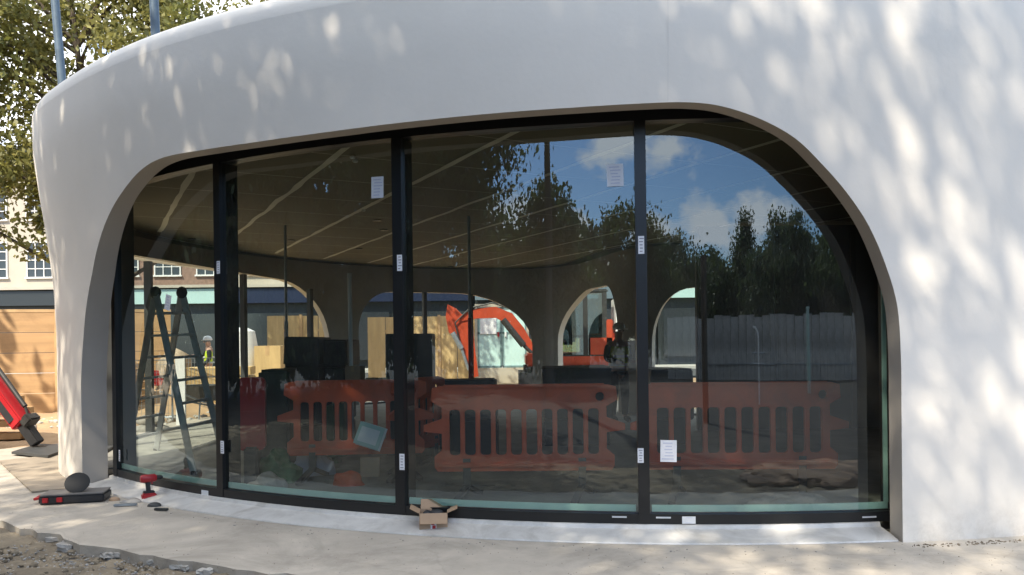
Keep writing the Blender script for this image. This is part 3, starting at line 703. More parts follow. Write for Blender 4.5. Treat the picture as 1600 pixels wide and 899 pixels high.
# mint gate doors
gx0, gx1 = at(742, 500, 26.5).x, at(826, 500, 26.5).x; w = gx1 - gx0; g = empty('site_gate', ((gx0 + gx1) / 2, 26.5, 0), 0, 'pale mint double doors with dark trim seen under the digger boom', 'gate')
zt, zb = at(0, 494, 26.5).z + .1, .55
MB().box((0, 0, zt + .05), (w, .1, .1)).box((-w / 2 + .04, 0, (zt + zb) / 2), (.08, .1, zt - zb)).box((w / 2 - .04, 0, (zt + zb) / 2), (.08, .1, zt - zb)).box((0, -.02, zb - .25), (w, .3, .5)).build('surround', M_['cream'], g)
for sx in (-1, 1):
    d = MB().box((sx * w * .23, 0, (zt + zb) / 2), (w * .44, .05, zt - zb)).build('door', M_['mintdoor'], g)
    mb = MB()
    for z in (zb + .04, (zt + zb) / 2 + .15, zt - .04): mb.box((sx * w * .23, -.035, z), (w * .44, .03, .06))
    for q in (.02, .44): mb.box((sx * w * q, -.034, (zt + zb) / 2), (.05, .032, zt - zb))
    mb.build('door_trim', M_['doorframe'], d)
    MB().box((sx * .12, -.07, (zt + zb) / 2 + .1), (.06, .06, .16)).build('latch', M_['red' if sx < 0 else 'whitep'], d)
MB().box((-w * .25, -.06, zt - .55), (w * .3, .01, .7)).build('notice', M_['paper'], g)
# grey hoarding mirrored in the right pane
def mhoard(xa, xb, D, H, label):
    a, b = mirror(xa, 560, D), mirror(xb, 560, D); a.z = b.z = -.1; t = empty('grey_hoarding', a, 0, label, 'hoarding'); d = (b - a); n = int(d.length / .6); dn = d.normalized()
    MB().bar(Vector((0, 0, H * .25)) + dn.cross(Vector((0, 0, 1))) * -.05, d + Vector((0, 0, H * .25)), .08, .05).build('rail', M_['steel'], t)
    for k in range(n):
        q = d * ((k + .5) / n); hh = H + random.uniform(-.10, .06)
        o = MB().box((0, 0, hh / 2), (d.length / n - .03, .05, hh), bev=.008).build('panel', M_['hoard'], t); o.location = q; o.rotation_euler = (0, 0, math.atan2(d.y, d.x))
    return t
mhoard(1045, 1378, 25, 2.35, 'row of upright pale grey hoarding panels mirrored in the right pane')

p = mirror(1186, 600, 13); t = empty('standpipe', (p.x, p.y, -.1), R(20), 'bent pale pipe with two cross bars mirrored in front of the grey hoarding', 'pipe'); MB().tube([(0, 0, 0), (0, 0, 1.55), (-.03, 0, 1.68), (-.12, 0, 1.78), (-.22, 0, 1.8)], .035, 10).build('pipe', M_['whitep'], t, True); MB().tube([(-.3, 0, 1.2), (.3, 0, 1.2)], .02, 8).tube([(-.25, 0, .95), (.25, 0, .95)], .02, 8).build('cross_bars', M_['steel'], t)
for i, (x, dd, m, lb) in enumerate([(1102, 9, 'bark', 'thick dark timber post mirrored near the left side of the right pane'), (1262, 17, 'mintf', 'pale greenish post mirrored near the right end of the hoarding')]):
    p = mirror(x, 560, dd); tag(MB().tube([(0, 0, -.1), (0, 0, 3.0 - i * .7)], .09, 10).build('site_post', M_[m], None, True, (p.x, p.y, 0)), lb, 'post')
p = mirror(1275, 725, 3.1); mb = MB(); mb.ball((0, 0, 0), 1, (1.3, .7, .09), 5)
for v in mb.bm.verts: v.co *= 1 + .35 * mn.noise(v.co * 2.2) + .10 * mn.noise(v.co * 9); v.co.z += .03 * mn.noise(v.co * 11)
tag(mb.build('sunlit_patch', mat('sunlit_patch_soil', (.20, .14, .10), .95, .3, 3, .6, 20, col2=(.34, .24, .17)), None, True, (p.x, p.y, -.03)), kind='structure')  # low mound in a paler colour, standing in for a sunlit patch of ground
# ------------------------------------------------------------------ digger
def poly_prism(mb, pts, y0, y1):
    plate(mb, pts, [], abs(y1 - y0), Matrix.Translation((0, (y0 + y1) / 2, 0)))
YE = 23.5; e = empty('excavator', (at(905, 560, YE).x, YE, 0), 0, 'orange red excavator with raised arm working beyond the far arches', 'excavator')
ex0 = e.location.x
def ep(x, y): p = at(x, y, YE); return (p.x - ex0, p.z)
base = MB(); base.box((0, 0, .9), (3.2, 2.4, .35), bev=.05); base.box((.9, 0, 1.25), (1.6, 2.4, .75), bev=.12); base.build('upper_body', M_['exc'], e, True)
for sy in (-1, 1): MB().box((0, sy * 1.0, .32), (3.6, .45, .78), bev=.16).build('track', M_['grime'], e, True)
MB().tube([(0, 0, .6), (0, 0, .8)], .6, 20).build('slew_ring', M_['grime'], e)
cab = MB(); c0, c1 = ep(868, 566), ep(950, 456); 
for x in (c0[0] + .04, (c0[0] + c1[0]) / 2, c1[0] - .25):
    for sy in (-1.15, -.2): cab.box((x, sy, (c0[1] + c1[1]) / 2), (.13, .09, c1[1] - c0[1]))
cab.box(((c0[0] + c1[0]) / 2 - .1, -.68, c1[1] - .04), (c1[0] - c0[0] - .1, 1.06, .1), bev=.03); cab.box(((c0[0] + c1[0]) / 2 - .1, -.68, c0[1] + .2), (c1[0] - c0[0] - .1, 1.06, .06))
cab.box(((c0[0] + c1[0]) / 2 - .1, -1.15, c0[1] + .75), (c1[0] - c0[0] - .2, .05, .07)); cab.box((c0[0] + .35, -1.1, c1[1] + .02), (.8, .2, .12), bev=.03)
cab.build('cab', M_['grime'], e, True)
MB().box(((c0[0] + c1[0]) / 2 - .1, -1.17, (c0[1] + c1[1]) / 2), (c1[0] - c0[0] - .3, .012, c1[1] - c0[1] - .2)).build('cab_window', GLC, e)
MB().box((c0[0] + .3, -.7, c1[1] - 1.25), (.45, .45, .6), bev=.08).build('seat', M_['blackp'], e, True)
MB().box((c1[0] - .12, -.7, (c0[1] + c1[1]) / 2 - .35), (.22, 1.0, (c1[1] - c0[1]) * .52), bev=.03).box(((c0[0] + c1[0]) / 2, -.72, c0[1] + .1), (c1[0] - c0[0] - .1, 1.0, .24), bev=.03).build('cab_skirt', M_['exc'], e, True)
MB().box((c1[0] + .1, -.7, (c0[1] + c1[1]) / 2 - .1), (.07, 1.05, (c1[1] - c0[1]) * .85), bev=.02).build('handrail_panel', M_['whitep'], e, True)
MB().tube([(c1[0] - .45, -.7, c1[1] + .01), (c1[0] - .45, -.7, c1[1] + .16)], .08, 12).build('beacon', M_['exc'], e)
MB().box((c0[0] + .75, -.7, c1[1] + .06), (.7, .5, .1), bev=.03).build('work_lights', M_['cream'], e, True)
boom = [ep(*p) for p in [(880, 560), (838, 548), (818, 512), (800, 490), (775, 480), (748, 482), (722, 492), (718, 503), (745, 498), (775, 497), (795, 508), (815, 530), (832, 556), (870, 575)]]
mb = MB(); poly_prism(mb, boom, -.2, .2); mb.build('boom', M_['exc'], e)
stick = [ep(*p) for p in [(700, 476), (712, 482), (722, 492), (738, 500), (742, 540), (748, 588), (737, 590), (722, 545), (712, 527), (702, 520), (697, 495)]]
mb = MB(); poly_prism(mb, stick, -.16, .16); mb.build('stick', M_['exc'], e)
q = [ep(*p) for p in [(786, 500), (818, 540), (846, 566)]]; MB().tube([(p[0], -.3, p[1]) for p in q[:2]], .10, 10).tube([(p[0], -.3, p[1]) for p in q[1:]], .055, 10).build('boom_cylinder', M_['grime'], e)
q = [ep(*p) for p in [(708, 520), (722, 545), (733, 578)]]; MB().tube([(p[0], -.22, p[1]) for p in q[:2]], .08, 10).tube([(p[0], -.22, p[1]) for p in q[1:]], .045, 10).build('bucket_cylinder', M_['steel'], e)
b0 = ep(742, 592); bk = [(b0[0] - .1, b0[1]), (b0[0] + .35, b0[1] - .1), (b0[0] + .45, b0[1] - .6), (b0[0] + .1, b0[1] - .9), (b0[0] - .5, b0[1] - .8), (b0[0] - .3, b0[1] - .3)]
mb = MB(); poly_prism(mb, bk, -.35, .35); mb.build('bucket', M_['grime'], e)
q = [ep(*p) for p in [(800, 484), (770, 474), (735, 482), (712, 505), (720, 540)]]; MB().tube([(p[0], -.24, p[1]) for p in q], .025, 6).build('hose', M_['grime'], e)

# ------------------------------------------------------------------ people
def person(loc, h, rz, pose, label, vest=True, trousers='dark_cloth'):
    t = empty('person', loc, rz, label, 'person'); s = h / 1.75
    V = {'pel': (0, 0, .95), 'wst': (0, 0, 1.1), 'chs': (0, .01, 1.32), 'nck': (0, .01, 1.5), 'hd0': (0, -.01, 1.56), 'hd1': (0, -.02, 1.66),
         'hl': (-.1, 0, .9), 'kl': (-.12, -.02, .5), 'al': (-.13, .02, .1), 'tl': (-.14, -.14, .03), 'hr': (.1, 0, .9), 'kr': (.12, -.02, .5), 'ar': (.13, .02, .1), 'tr': (.14, -.14, .03),
         'sl': (-.19, .01, 1.43), 'el': (-.25, .03, 1.15), 'wl': (-.22, -.15, .98), 'sr': (.19, .01, 1.43), 'er': (.25, .03, 1.15), 'wr': (.22, -.15, .98)}
    V.update(pose)
    Rd = {'pel': .15, 'wst': .14, 'chs': .155, 'nck': .06, 'hd0': .075, 'hd1': .09, 'hl': .1, 'kl': .065, 'al': .048, 'tl': .04, 'hr': .1, 'kr': .065, 'ar': .048, 'tr': .04, 'sl': .07, 'el': .05, 'wl': .038, 'sr': .07, 'er': .05, 'wr': .038}
    E_ = [('pel', 'wst'), ('wst', 'chs'), ('chs', 'nck'), ('nck', 'hd0'), ('hd0', 'hd1'), ('pel', 'hl'), ('hl', 'kl'), ('kl', 'al'), ('al', 'tl'), ('pel', 'hr'), ('hr', 'kr'), ('kr', 'ar'), ('ar', 'tr'), ('chs', 'sl'), ('sl', 'el'), ('el', 'wl'), ('chs', 'sr'), ('sr', 'er'), ('er', 'wr')]
    def skin(name, keys, edges, grow, m, sub=1, rad={}):
        me = bpy.data.meshes.new(name); ks = list(keys); me.from_pydata([tuple(c * s for c in V[k]) for k in ks], [(ks.index(a), ks.index(b)) for a, b in edges], [])
        o = link_mesh(name, me, m, t); md = o.modifiers.new('skin', 'SKIN')
        for i, k in enumerate(ks): rk = rad.get(k, Rd[k]); me.skin_vertices[0].data[i].radius = (rk * grow * s, rk * grow * s * (.75 if k in ('pel', 'wst', 'chs') else 1)); 
        me.skin_vertices[0].data[0].use_root = True
        sb = o.modifiers.new('sub', 'SUBSURF'); sb.levels = sub; sb.render_levels = sub; return o
    # hands: palm and five fingers each, part of the body chain
    for sd, k in ((-1, 'wl'), (1, 'wr')):
        wv = Vector(V[k]); el = Vector(V['el' if sd < 0 else 'er']); d = (wv - el).normalized(); pk = 'p' + k; V[pk] = tuple(wv + d * .07); Rd[pk] = .033; E_.append((k, pk)); side = d.cross(Vector((0, 0, 1))).normalized()
        for f in range(4):
            fk = 'f%d' % f + k; V[fk] = tuple(wv + d * (.15 - .012 * abs(f - 1.3)) + side * (f - 1.5) * .02 + Vector((0, 0, -.02))); Rd[fk] = .0095; E_.append((pk, fk))
        fk = 'th' + k; V[fk] = tuple(wv + d * .09 + side * sd * -.05); Rd[fk] = .011; E_.append((pk, fk))
    skin('body', V.keys(), E_, 1.0, M_['skin'], 2)
    skin('trousers', ['pel', 'hl', 'kl', 'al', 'hr', 'kr', 'ar'], [e_ for e_ in E_ if set(e_) <= {'pel', 'hl', 'kl', 'al', 'hr', 'kr', 'ar'}], 1.22, M_[trousers], 2, {'pel': .095, 'hl': .088, 'hr': .088})
    for a, b in (('al', 'tl'), ('ar', 'tr')): skin('boot', [a, b], [(a, b)], 1.35, M_['rubber'])
    for a_, b_, c_ in (('sl', 'el', 'wl'), ('sr', 'er', 'wr')): skin('sleeve', [a_, b_, c_], [(a_, b_), (b_, c_)], 1.2, M_['dark_cloth'], 2)
    vst = skin('vest', ['pel', 'wst', 'chs', 'nck', 'sl', 'sr'], [('pel', 'wst'), ('wst', 'chs'), ('chs', 'nck'), ('chs', 'sl'), ('chs', 'sr')], 1.28, M_['hivis'], 2, {'pel': .125})
    mb = MB()
    for z in (1.05, 1.2): mb.tube([(0, .005, (z - .022) * s), (0, .005, (z + .022) * s)], .19 * s, 20)
    for v in mb.bm.verts: v.co.y *= .8
    mb.build('reflective_bands', M_['band'], vst)
    hd = Vector(V['hd1']) * s
    hm = MB(); hm.ball(hd + Vector((0, 0, .045)), .115 * s, (1, 1.15, .95)); 
    bmesh.ops.bisect_plane(hm.bm, geom=hm.bm.verts[:] + hm.bm.edges[:] + hm.bm.faces[:], plane_co=hd + Vector((0, 0, .02)), plane_no=(0, 0, 1), clear_inner=True)
    hm.box(hd + Vector((0, -.13, .025)), (.17, .09, .014), bev=.005); hm.build('helmet', M_['helmet'], t, True)
    MB().ball(hd + Vector((-.035, -.085, -.005)), .014).ball(hd + Vector((.035, -.085, -.005)), .014).build('eyes', M_['hair'], t)
    MB().box(hd + Vector((0, -.1, -.03)), (.025, .03, .04), bev=.008).box(hd + Vector((0, -.088, -.065)), (.05, .012, .01)).build('nose_and_mouth', M_['skin'], t)
    return t
p = at(967, 600, 14.0); person((p.x, 14.0, 0.012), 1.70, R(25), {'wl': (-.16, -.24, 1.1), 'wr': (.12, -.26, 1.12)}, 'worker in yellow hi-vis vest and pale helmet standing inside behind the barriers')
p = at(326, 560, 22.5); person((p.x, 22.5, -.1), 1.74, R(-70), {'el': (-.26, -.14, 1.2), 'wl': (-.2, -.34, 1.25), 'tr': (.14, .0, .03), 'kr': (.13, -.1, .52), 'ar': (.14, .16, .12)}, 'far worker in yellow vest and white helmet outdoors beyond the stepladder', trousers='red')
# ------------------------------------------------------------------ inside the pavilion
pt_ = at(1089, 500, 12.6)
part = empty('partition', (pt_.x, 12.6, .012), 0, 'dark boarded partition wall closing the right side of the interior', 'wall')
MB().box((2.6, .06, 1.62), (5.2, .12, 3.22)).build('boarding', M_['dkgrey'], part)
for k in range(5): MB().box((.06 + k * 1.2, -.03, 1.62), (.08, .06, 3.2)).build('stud', M_['blackp'], part)
def barrier(name, cx, Y, w, rz, label, h=1.06, ns=10, feet=True, m='orange'):
    t = empty(name, (cx, Y, .012), rz, label, 'barrier', 'orange plastic barriers inside the glass')
    z0 = .27; out = [(-w / 2, z0 + .04), (-w / 2 + .03, z0), (w / 2 - .03, z0), (w / 2, z0 + .04), (w / 2, z0 + .14), (w / 2 - .07, z0 + .2), (w / 2 - .07, .62), (w / 2 + .1, .64), (w / 2 + .1, .7), (w / 2 - .07, .76), (w / 2 - .07, .86), (w / 2 + .03, .92), (w / 2 + .02, h - .02), (w / 2 - .05, h),
           (-w / 2 + .05, h), (-w / 2 - .02, h - .02), (-w / 2 - .03, .92), (-w / 2 + .07, .86), (-w / 2 + .07, .76), (-w / 2 - .1, .7), (-w / 2 - .1, .64), (-w / 2 + .07, .62), (-w / 2 + .07, z0 + .2), (-w / 2, z0 + .14)]
    iw = w - .24; st = iw / ns; holes_ = [rrect(-iw / 2 + k * st + .022, z0 + .15, -iw / 2 + (k + 1) * st - .022, h - .22, .03, 3) for k in range(ns)]
    holes_.append(rrect(w / 2 - .17, h - .15, w / 2 - .09, h - .07, .036, 4))
    mb = MB(); plate(mb, out, holes_, .045); o = mb.build('panel', M_[m], t)
    bv = o.modifiers.new('bevel', 'BEVEL'); bv.width = .006; bv.segments = 2; bv.limit_method = 'ANGLE'; bv.angle_limit = R(50)
    MB().box((0, 0, h - .01), (w - .16, .075, .04), bev=.012).box((0, 0, z0 + .06), (w - .1, .08, .05), bev=.012).build('rim', M_[m], t, True)
    if feet:
        for sx in (-.32, .32):
            MB().bar((sx * w, 0, z0 + .12), (sx * w, 0, .1), .07, .05).bar((sx * w, 0, .13), (sx * w - .10, -.30, .02), .06, .035).bar((sx * w, 0, .13), (sx * w + .10, .28, .02), .06, .035).build('foot', M_['dkgrey'], t)
    return t
barrier('plastic_barrier', at(818, 600, 7.35).x, 7.35, 1.66, R(-1), 'orange plastic barrier in the third pane, standing upright with dark feet')
barrier('plastic_barrier', at(556, 600, 8.55).x, 8.55, 1.46, R(4), 'orange plastic barrier in the second pane with a pale sheet leaning on it', ns=9)
barrier('plastic_barrier', at(1150, 600, 7.3).x + .02, 7.3, 1.78, R(-2), 'orange plastic barrier behind the right pane, rightmost of the three')
barrier('plastic_barrier', at(655, 620, 8.9).x, 8.9, .9, R(60), 'orange plastic barrier turned edge on behind the second black post', ns=5)
def stack(name, x0, x1, ytop, Y, d, m, label, cat, lay=3, bev=.02, jit=.012, group=None, rz=0):
    a, b = at(x0, ytop, Y), at(x1, ytop, Y); w = b.x - a.x; H = a.z - .012
    t = empty(name, ((a.x + b.x) / 2, Y + d / 2, .012), rz, label, cat, group)
    for k in range(lay):
        dz = H / lay; MB().box((random.uniform(-.03, .03), random.uniform(-.02, .02), dz * (k + .5)), (w * random.uniform(.9, 1.0), d, dz - .012), Matrix.Rotation(random.uniform(-.04, .04), 3, 'Z'), bev=bev).jitter(jit).build('bale' if lay > 1 else 'body', M_[m], t)
    return t
stack('wrapped_stack', 441, 497, 526, 10.4, .8, 'box', 'dark wrapped stack of insulation packs behind the second pane barrier, left half', 'stack', 4)
stack('wrapped_stack', 499, 541, 531, 10.7, .8, 'box', 'slimmer dark wrapped stack beside the small cardboard carton', 'stack', 4)
stack('dark_cabinet', 603, 679, 521, 10.2, .6, 'dkgrey', 'tall dark grey box behind the second black post', 'cabinet', 1, .01, .004)
stack('low_stack', 846, 956, 574, 11.0, .8, 'box', 'low dark wrapped stack in front of the digger cab', 'stack', 3)
stack('low_stack', 1012, 1084, 577, 11.0, .8, 'box', 'low dark stack under the rightmost far arch', 'stack', 3)
stack('low_stack', 684, 775, 594, 9.6, .6, 'box', 'long low dark stack just above the middle barrier top', 'stack', 2)
stack('dark_bin', 398, 446, 578, 9.0, .55, 'dgreen', 'dark green covered bin beside the red plastic panel', 'bin', 1, .03, .006)
stack('waste_bag', 690, 722, 640, 9.0, .4, 'dgreen', 'dark green rubbish bag seen through the slots of the middle barrier', 'bag', 1, .09, .03)
stack('waste_bag', 505, 535, 622, 9.5, .4, 'green', 'green rubbish bag seen through the slots of the second pane barrier', 'bag', 1, .09, .03)
def carton(x0, x1, y0, y1, Y, d, m, label, support=None, name='carton', cat='box'):
    a, b = at(x0, y0, Y), at(x1, y1, Y); w, H = abs(b.x - a.x), a.z - b.z
    t = empty(name, ((a.x + b.x) / 2, Y + d / 2, b.z), random.uniform(-.2, .2), label, cat)
    MB().box((0, 0, H / 2), (w, d, H), bev=.004).build('body', M_[m], t); MB().box((0, 0, H + .001), (w * .16, d + .004, .003)).box((0, -d / 2 - .001, H * .85), (w * .16, .003, H * .3)).build('tape', M_['timber'], t); return t
# bench the small cartons stand on
bz = at(552, 600, 9.9).z; bt = empty('work_bench', (at(575, 600, 9.9).x, 10.1, .012), 0, 'low site bench under the small cartons behind the second pane barrier', 'bench')
MB().box((0, 0, bz - .032), (.95, .5, .035)).build('top', M_['ply'], bt)
for sx in (-.42, .42):
    for sy in (-.2, .2): MB().box((sx, sy, (bz - .06) / 2), (.05, .05, bz - .06)).build('leg', M_['timber'], bt)
carton(540, 565, 573, 600, 9.9, .2, 'card', 'pale cardboard carton on the bench beside the white pole')
carton(572, 588, 591, 600, 9.9, .12, 'card', 'small reddish carton on the bench, left of two')
carton(590, 604, 591, 600, 9.9, .12, 'card', 'small reddish carton on the bench, right of two')
p = at(549, 575, 10.6); mb = MB(); mb.tube([(p.x, 10.6, .012), (p.x - .01, 10.6, 2.4)], .028, 10); tag(mb.build('white_pole', M_['whitep'], None, True), 'thin white pole standing behind the small cardboard carton', 'pole')
# red plastic panel
a, b = at(370, 592, 8.35), at(413, 706, 8.35); t = empty('red_panel', ((a.x + b.x) / 2, 8.4, .012), R(8), 'glossy red plastic panel standing on end beside the second black post', 'panel')
w = b.x - a.x; mb = MB(); plate(mb, rrect(-w / 2, b.z, w / 2, a.z, .06), [], .09); o = mb.build('panel', M_['red'], t); MB().box((0, 0, b.z / 2 + .02), (w * .5, .25, b.z + .04), bev=.02).build('foot', M_['dkgrey'], t)
for z in (.55, .75, .95): MB().box((0, -.05, z), (w * .7, .02, .04), bev=.008).build('rib', M_['red'], t)
# crumpled green tarp
def crumple(name, x, y, Y, sx, sy, sz, m, label, cat, seed=0, z0=.012):
    p = at(x, y, Y); mb = MB(); mb.ball((0, 0, 0), 1, (sx, sy, sz), 4)
    for v in mb.bm.verts:
        n_ = mn.noise(v.co * 6 + Vector((seed, 0, 0))) * .5 + mn.noise(v.co * 14 + Vector((seed, 5, 0))) * .25
        v.co = v.co * (1 + n_ * .7); v.co.z = max(0, v.co.z)
    o = mb.build(name, m, None, True, (p.x, Y, z0)); return tag(o, label, cat)
crumple('tarpaulin', 432, 690, 8.5, .24, .2, .30, M_['green'], 'crumpled green tarpaulin heaped beside the red plastic panel', 'tarpaulin', 1)
crumple('dust_sheet', 415, 705, 8.15, .20, .15, .14, M_['dust'], 'grey dust sheet crumpled in front of the green tarpaulin', 'sheet', 2)
crumple('orange_cloth', 545, 705, 8.25, .16, .1, .14, M_['orange'], 'bright orange cloth lying under the pale leaning sheet', 'cloth', 3)
crumple('purple_cloth', 487, 690, 8.9, .22, .12, .34, M_['blueprint'], 'greyish violet cloth bundle behind the slots of the second pane barrier', 'cloth', 4)
# pale sheet leaning on barrier
p = at(577, 681, 8.35); t = empty('leaning_sheet', p, 0, 'pale blue white booklet leaning at a tilt against the second pane barrier', 'booklet')
rm = (Matrix.Rotation(R(18), 3, 'Y') @ Matrix.Rotation(R(-18), 3, 'X'))
MB().box((0, 0, 0), (.27, .012, .24), rm).build('cover', M_['mintf'], t); MB().box((.02, .012, -.01), (.27, .012, .25), rm).build('back_cover', M_['paper'], t); MB().box((-.005, -.008, .0), (.2, .004, .16), rm).build('print', M_['paper'], t)
MB().box((0, .03, -.35 - (p.z - .5) * .5 + .02), (.2, .04, .2)).build('prop', M_['card'], t)
# stepladder
def P_(x, y, Y): return at(x, y, Y)
t = empty('stepladder', (at(270, 700, 9.6).x, 9.6, .012), 0, 'tall double sided stepladder standing open behind the first pane', 'ladder'); o_ = t.location
A1, A2 = P_(243, 455, 9.4), P_(284, 455, 9.75)
B1, B2 = on(303, 742, .012), on(352, 722, .012); C1, C2 = on(197, 716, .012), on(244, 704, .012)
for nm_, (T1, T2, D1, D2), m in (('front_section', (A1, A2, B1, B2), 'ladder'), ('rear_section', (A1, A2, C1, C2), 'aluD')):
    mb = MB(); mb.bar(T1 - o_, D1 - o_, .075, .03, up=(0, 1, 0), bev=.004).bar(T2 - o_, D2 - o_, .075, .03, up=(0, 1, 0), bev=.004); sec = mb.build(nm_, M_[m], t)
    for k in range(1, 8):
        q = k / 8; MB().bar(T1.lerp(D1, q) - o_, T2.lerp(D2, q) - o_, .04, .03).build('rung', M_['aluD'], sec)
    for D in (D1, D2): MB().box(D - o_ + Vector((0, 0, .02)), (.06, .06, .05), bev=.008).build('rubber_foot', M_['rubber'], sec)
for T in (A1, A2): MB().ball(T - o_ + Vector((0, 0, -.02)), .07, (1, .5, 1.1)).build('hinge', M_['blackp'], t, True)
# dark wheel and rubble on floor near right pane
crumple('rubble_heap', 1235, 760, 7.0, .34, .16, .10, M_['dust'], 'low heap of grey rubble on the floor at the foot of the right barrier', 'rubble', 8)

# ------------------------------------------------------------------ things fixed on the glass and frame
def on_glass(x, y, w, h, off, name, label, cat, tilt=0, m='paper', lines=4, group=None):
    s, z = to_surf(x, y, lambda z: off); q = pt(s, off, z); _, _, a, b = pl(s)
    t = empty(name, q, math.atan2(b, a) + R(90), label, cat, group); rm = Matrix.Rotation(R(tilt), 3, 'Y')
    MB().box((0, 0, 0), (w, .002, h), rm).build('sheet', M_[m], t)
    mb = MB()
    for k in range(lines):
        zz = h * (.36 - .72 * k / max(1, lines - 1)); ww = w * random.uniform(.35, .75); c = rm @ Vector((random.uniform(-.08, .08) * w, -.0022, zz))
        mb.box(c, (ww, .001, h * .045), rm)
    mb.build('print', M_['ink' if w < .07 else 'blueprint'], t); return t
on_glass(590, 293, .112, .175, .006, 'paper_notice', 'white paper notice taped high on the second pane', 'notice', 1, lines=6)
on_glass(959, 274, .125, .17, .006, 'paper_notice', 'white paper notice taped high on the third pane', 'notice', -1, lines=6)
on_glass(1045, 705, .122, .165, .006, 'paper_notice', 'white paper notice taped low on the right pane', 'notice', 1, lines=6)
on_glass(262, 473, .10, .15, .006, 'paper_notice', 'crooked lilac paper notice on the first pane in front of the ladder', 'notice', 14, lines=5)
for (x, y, w, h, lb) in [(341, 418, .045, .115, 'white tag on the first inner post, upper of two'), (347, 699, .045, .115, 'white tag on the first inner post, lower of two'), (623, 411, .045, .13, 'white tag on the second inner post, upper of two'), (629, 722, .045, .13, 'white tag on the second inner post, lower of two'),
                         (1000, 383, .045, .135, 'white tag on the third inner post, upper of two'), (1003, 712, .045, .11, 'white tag on the third inner post, lower of two'), (1398, 716, .05, .135, 'white tag on the black jamb beside the right wall'), (186, 712, .035, .12, 'grey white tag low on the leftmost black post')]:
    on_glass(x, y, w, h, .040, 'frame_tag', lb, 'tag', 0, lines=5, group='white tags on the black posts')
for (x, y, lb) in [(320, 771, 'white clip on the bottom rail under the first pane'), (1077, 813, 'white clip on the bottom rail under the right pane')]:
    on_glass(x, y, .10, .055, .036, 'rail_clip', lb, 'clip', 0, 'whitep', 2)
for (x, y, lb) in [(968, 808, 'faint printed mark on the bottom rail left of the third post'), (1035, 809, 'faint printed mark on the bottom rail right of the third post'), (1360, 808, 'faint printed mark on the bottom rail at its right end')]:
    on_glass(x, y, .11, .012, .0345, 'printed_mark', lb, 'marking', 0, 'aluD', 1)

# ------------------------------------------------------------------ roof poles
for (x0, y0, x1, y1, Y, lb) in [(85, -10, 97, 128, 10.6, 'thick blue grey scaffold pole rising from the left end of the roof'), (240, -14, 243, 52, 9.4, 'blue grey scaffold pole rising from the roof above the first pane')]:
    a = at(x0, y0, Y); b = at(x1, y1, Y); d = (b - a); bot = b + d * ((b.z - 3.96) / (-d.z)); up = a - d * 1.4
    t = empty('scaffold_pole', bot, 0, lb, 'pole', 'scaffold poles on the roof'); MB().tube([(0, 0, 0), up - bot], .052, 12).build('tube', M_['pole'], t, True); MB().box((0, 0, .01), (.2, .2, .02)).build('base_plate', M_['steel'], t)
    q = (up - bot) * .2; MB().tube([q * .95, q * 1.06], .065, 12).build('coupler', M_['steel'], t)

# ------------------------------------------------------------------ left foreground
def wp(x, y): return on(x, y, .0)
# plywood sheet on the ground
mb = MB(); c4 = [on(-2, 722), on(50, 771), on(172, 758), on(130, 708)]; cc = sum(c4, Vector()) / 4
mb = MB(); f = mb.bm.faces.new([mb.bm.verts.new(v - cc + Vector((0, 0, .018))) for v in c4]); r = bmesh.ops.extrude_face_region(mb.bm, geom=[f]); 
for v in [g_ for g_ in r['geom'] if isinstance(g_, bmesh.types.BMVert)]: v.co.z -= .016
tag(mb.build('ground_board', mat('weathered_board', (.30, .25, .19), .8, .2, 3, .1, 30), None, False, cc), 'weathered brown board lying flat on the ground left of the white column', 'board')
mb = MB(); c4 = [on(18, 710, .02), on(60, 697, .02), on(118, 700, .02), on(75, 716, .02)]; cc = sum(c4, Vector()) / 4
f = mb.bm.faces.new([mb.bm.verts.new(v - cc + Vector((0, 0, .035))) for v in c4]); r = bmesh.ops.extrude_face_region(mb.bm, geom=[f])
for v in [g_ for g_ in r['geom'] if isinstance(g_, bmesh.types.BMVert)]: v.co.z -= .032
tag(mb.build('foot_pad', M_['dkgrey'], None, False, cc), 'flat dark slab under the foot of the red outrigger', 'slab')
# red machine with outrigger
Yo = 11.3; foot = at(62, 699, Yo); foot.z = .06; elb = at(-70, 520, Yo + .3)
t = empty('crane_outrigger', (foot.x, foot.y, 0.05), 0, 'red steel outrigger leg with black tip, reaching down to a slab at the far left', 'outrigger'); o_ = Vector(t.location)
top, mid, low = elb - o_, at(38, 664, Yo) - o_, foot - o_
MB().bar(top, mid, .26, .22, bev=.02).build('outer_beam', M_['red'], t); MB().bar(mid, low + (mid - low) * .12, .16, .14, bev=.012).build('inner_beam', M_['blackp'], t)
d = (mid - top).normalized(); side = Vector((d.z, 0, -d.x)); side = side if side.z > 0 else -side
MB().bar(mid - d * .62 - side * .02 + Vector((0, -.125, 0)), mid - d * .12 - side * .02 + Vector((0, -.125, 0)), .15, .02, up=(0, 1, 0)).build('side_panel', M_['blackp'], t)
for q in (.12, .22, .32): MB().box(mid - d * (.9 + q) + Vector((0, -.13, 0)), (.07, .012, .03), Matrix.Rotation(R(40), 3, 'Y')).build('decal', M_['whitep'], t)
MB().tube([top + side * .2, mid + side * .17 - d * .2], .035, 10).tube([mid + side * .17 - d * .2, mid + side * .1], .02, 8).build('cylinder', M_['grime'], t, True)
MB().box(mid + side * .11, (.13, .26, .16), Matrix.Rotation(R(40), 3, 'Y'), bev=.02).build('bracket', M_['grime'], t)
MB().tube([low, low + Vector((0, 0, -.012))], .09, 16).build('foot', M_['grime'], t)
MB().box(top + Vector((-.7, 0, -.2)), (1.3, .9, 1.1), bev=.08).build('machine_body', M_['red'], t, True)
for sy in (-.4, .4): MB().box(top + Vector((-.7, sy, -.98)), (1.5, .25, .5), bev=.2).build('track', M_['grime'], t, True)
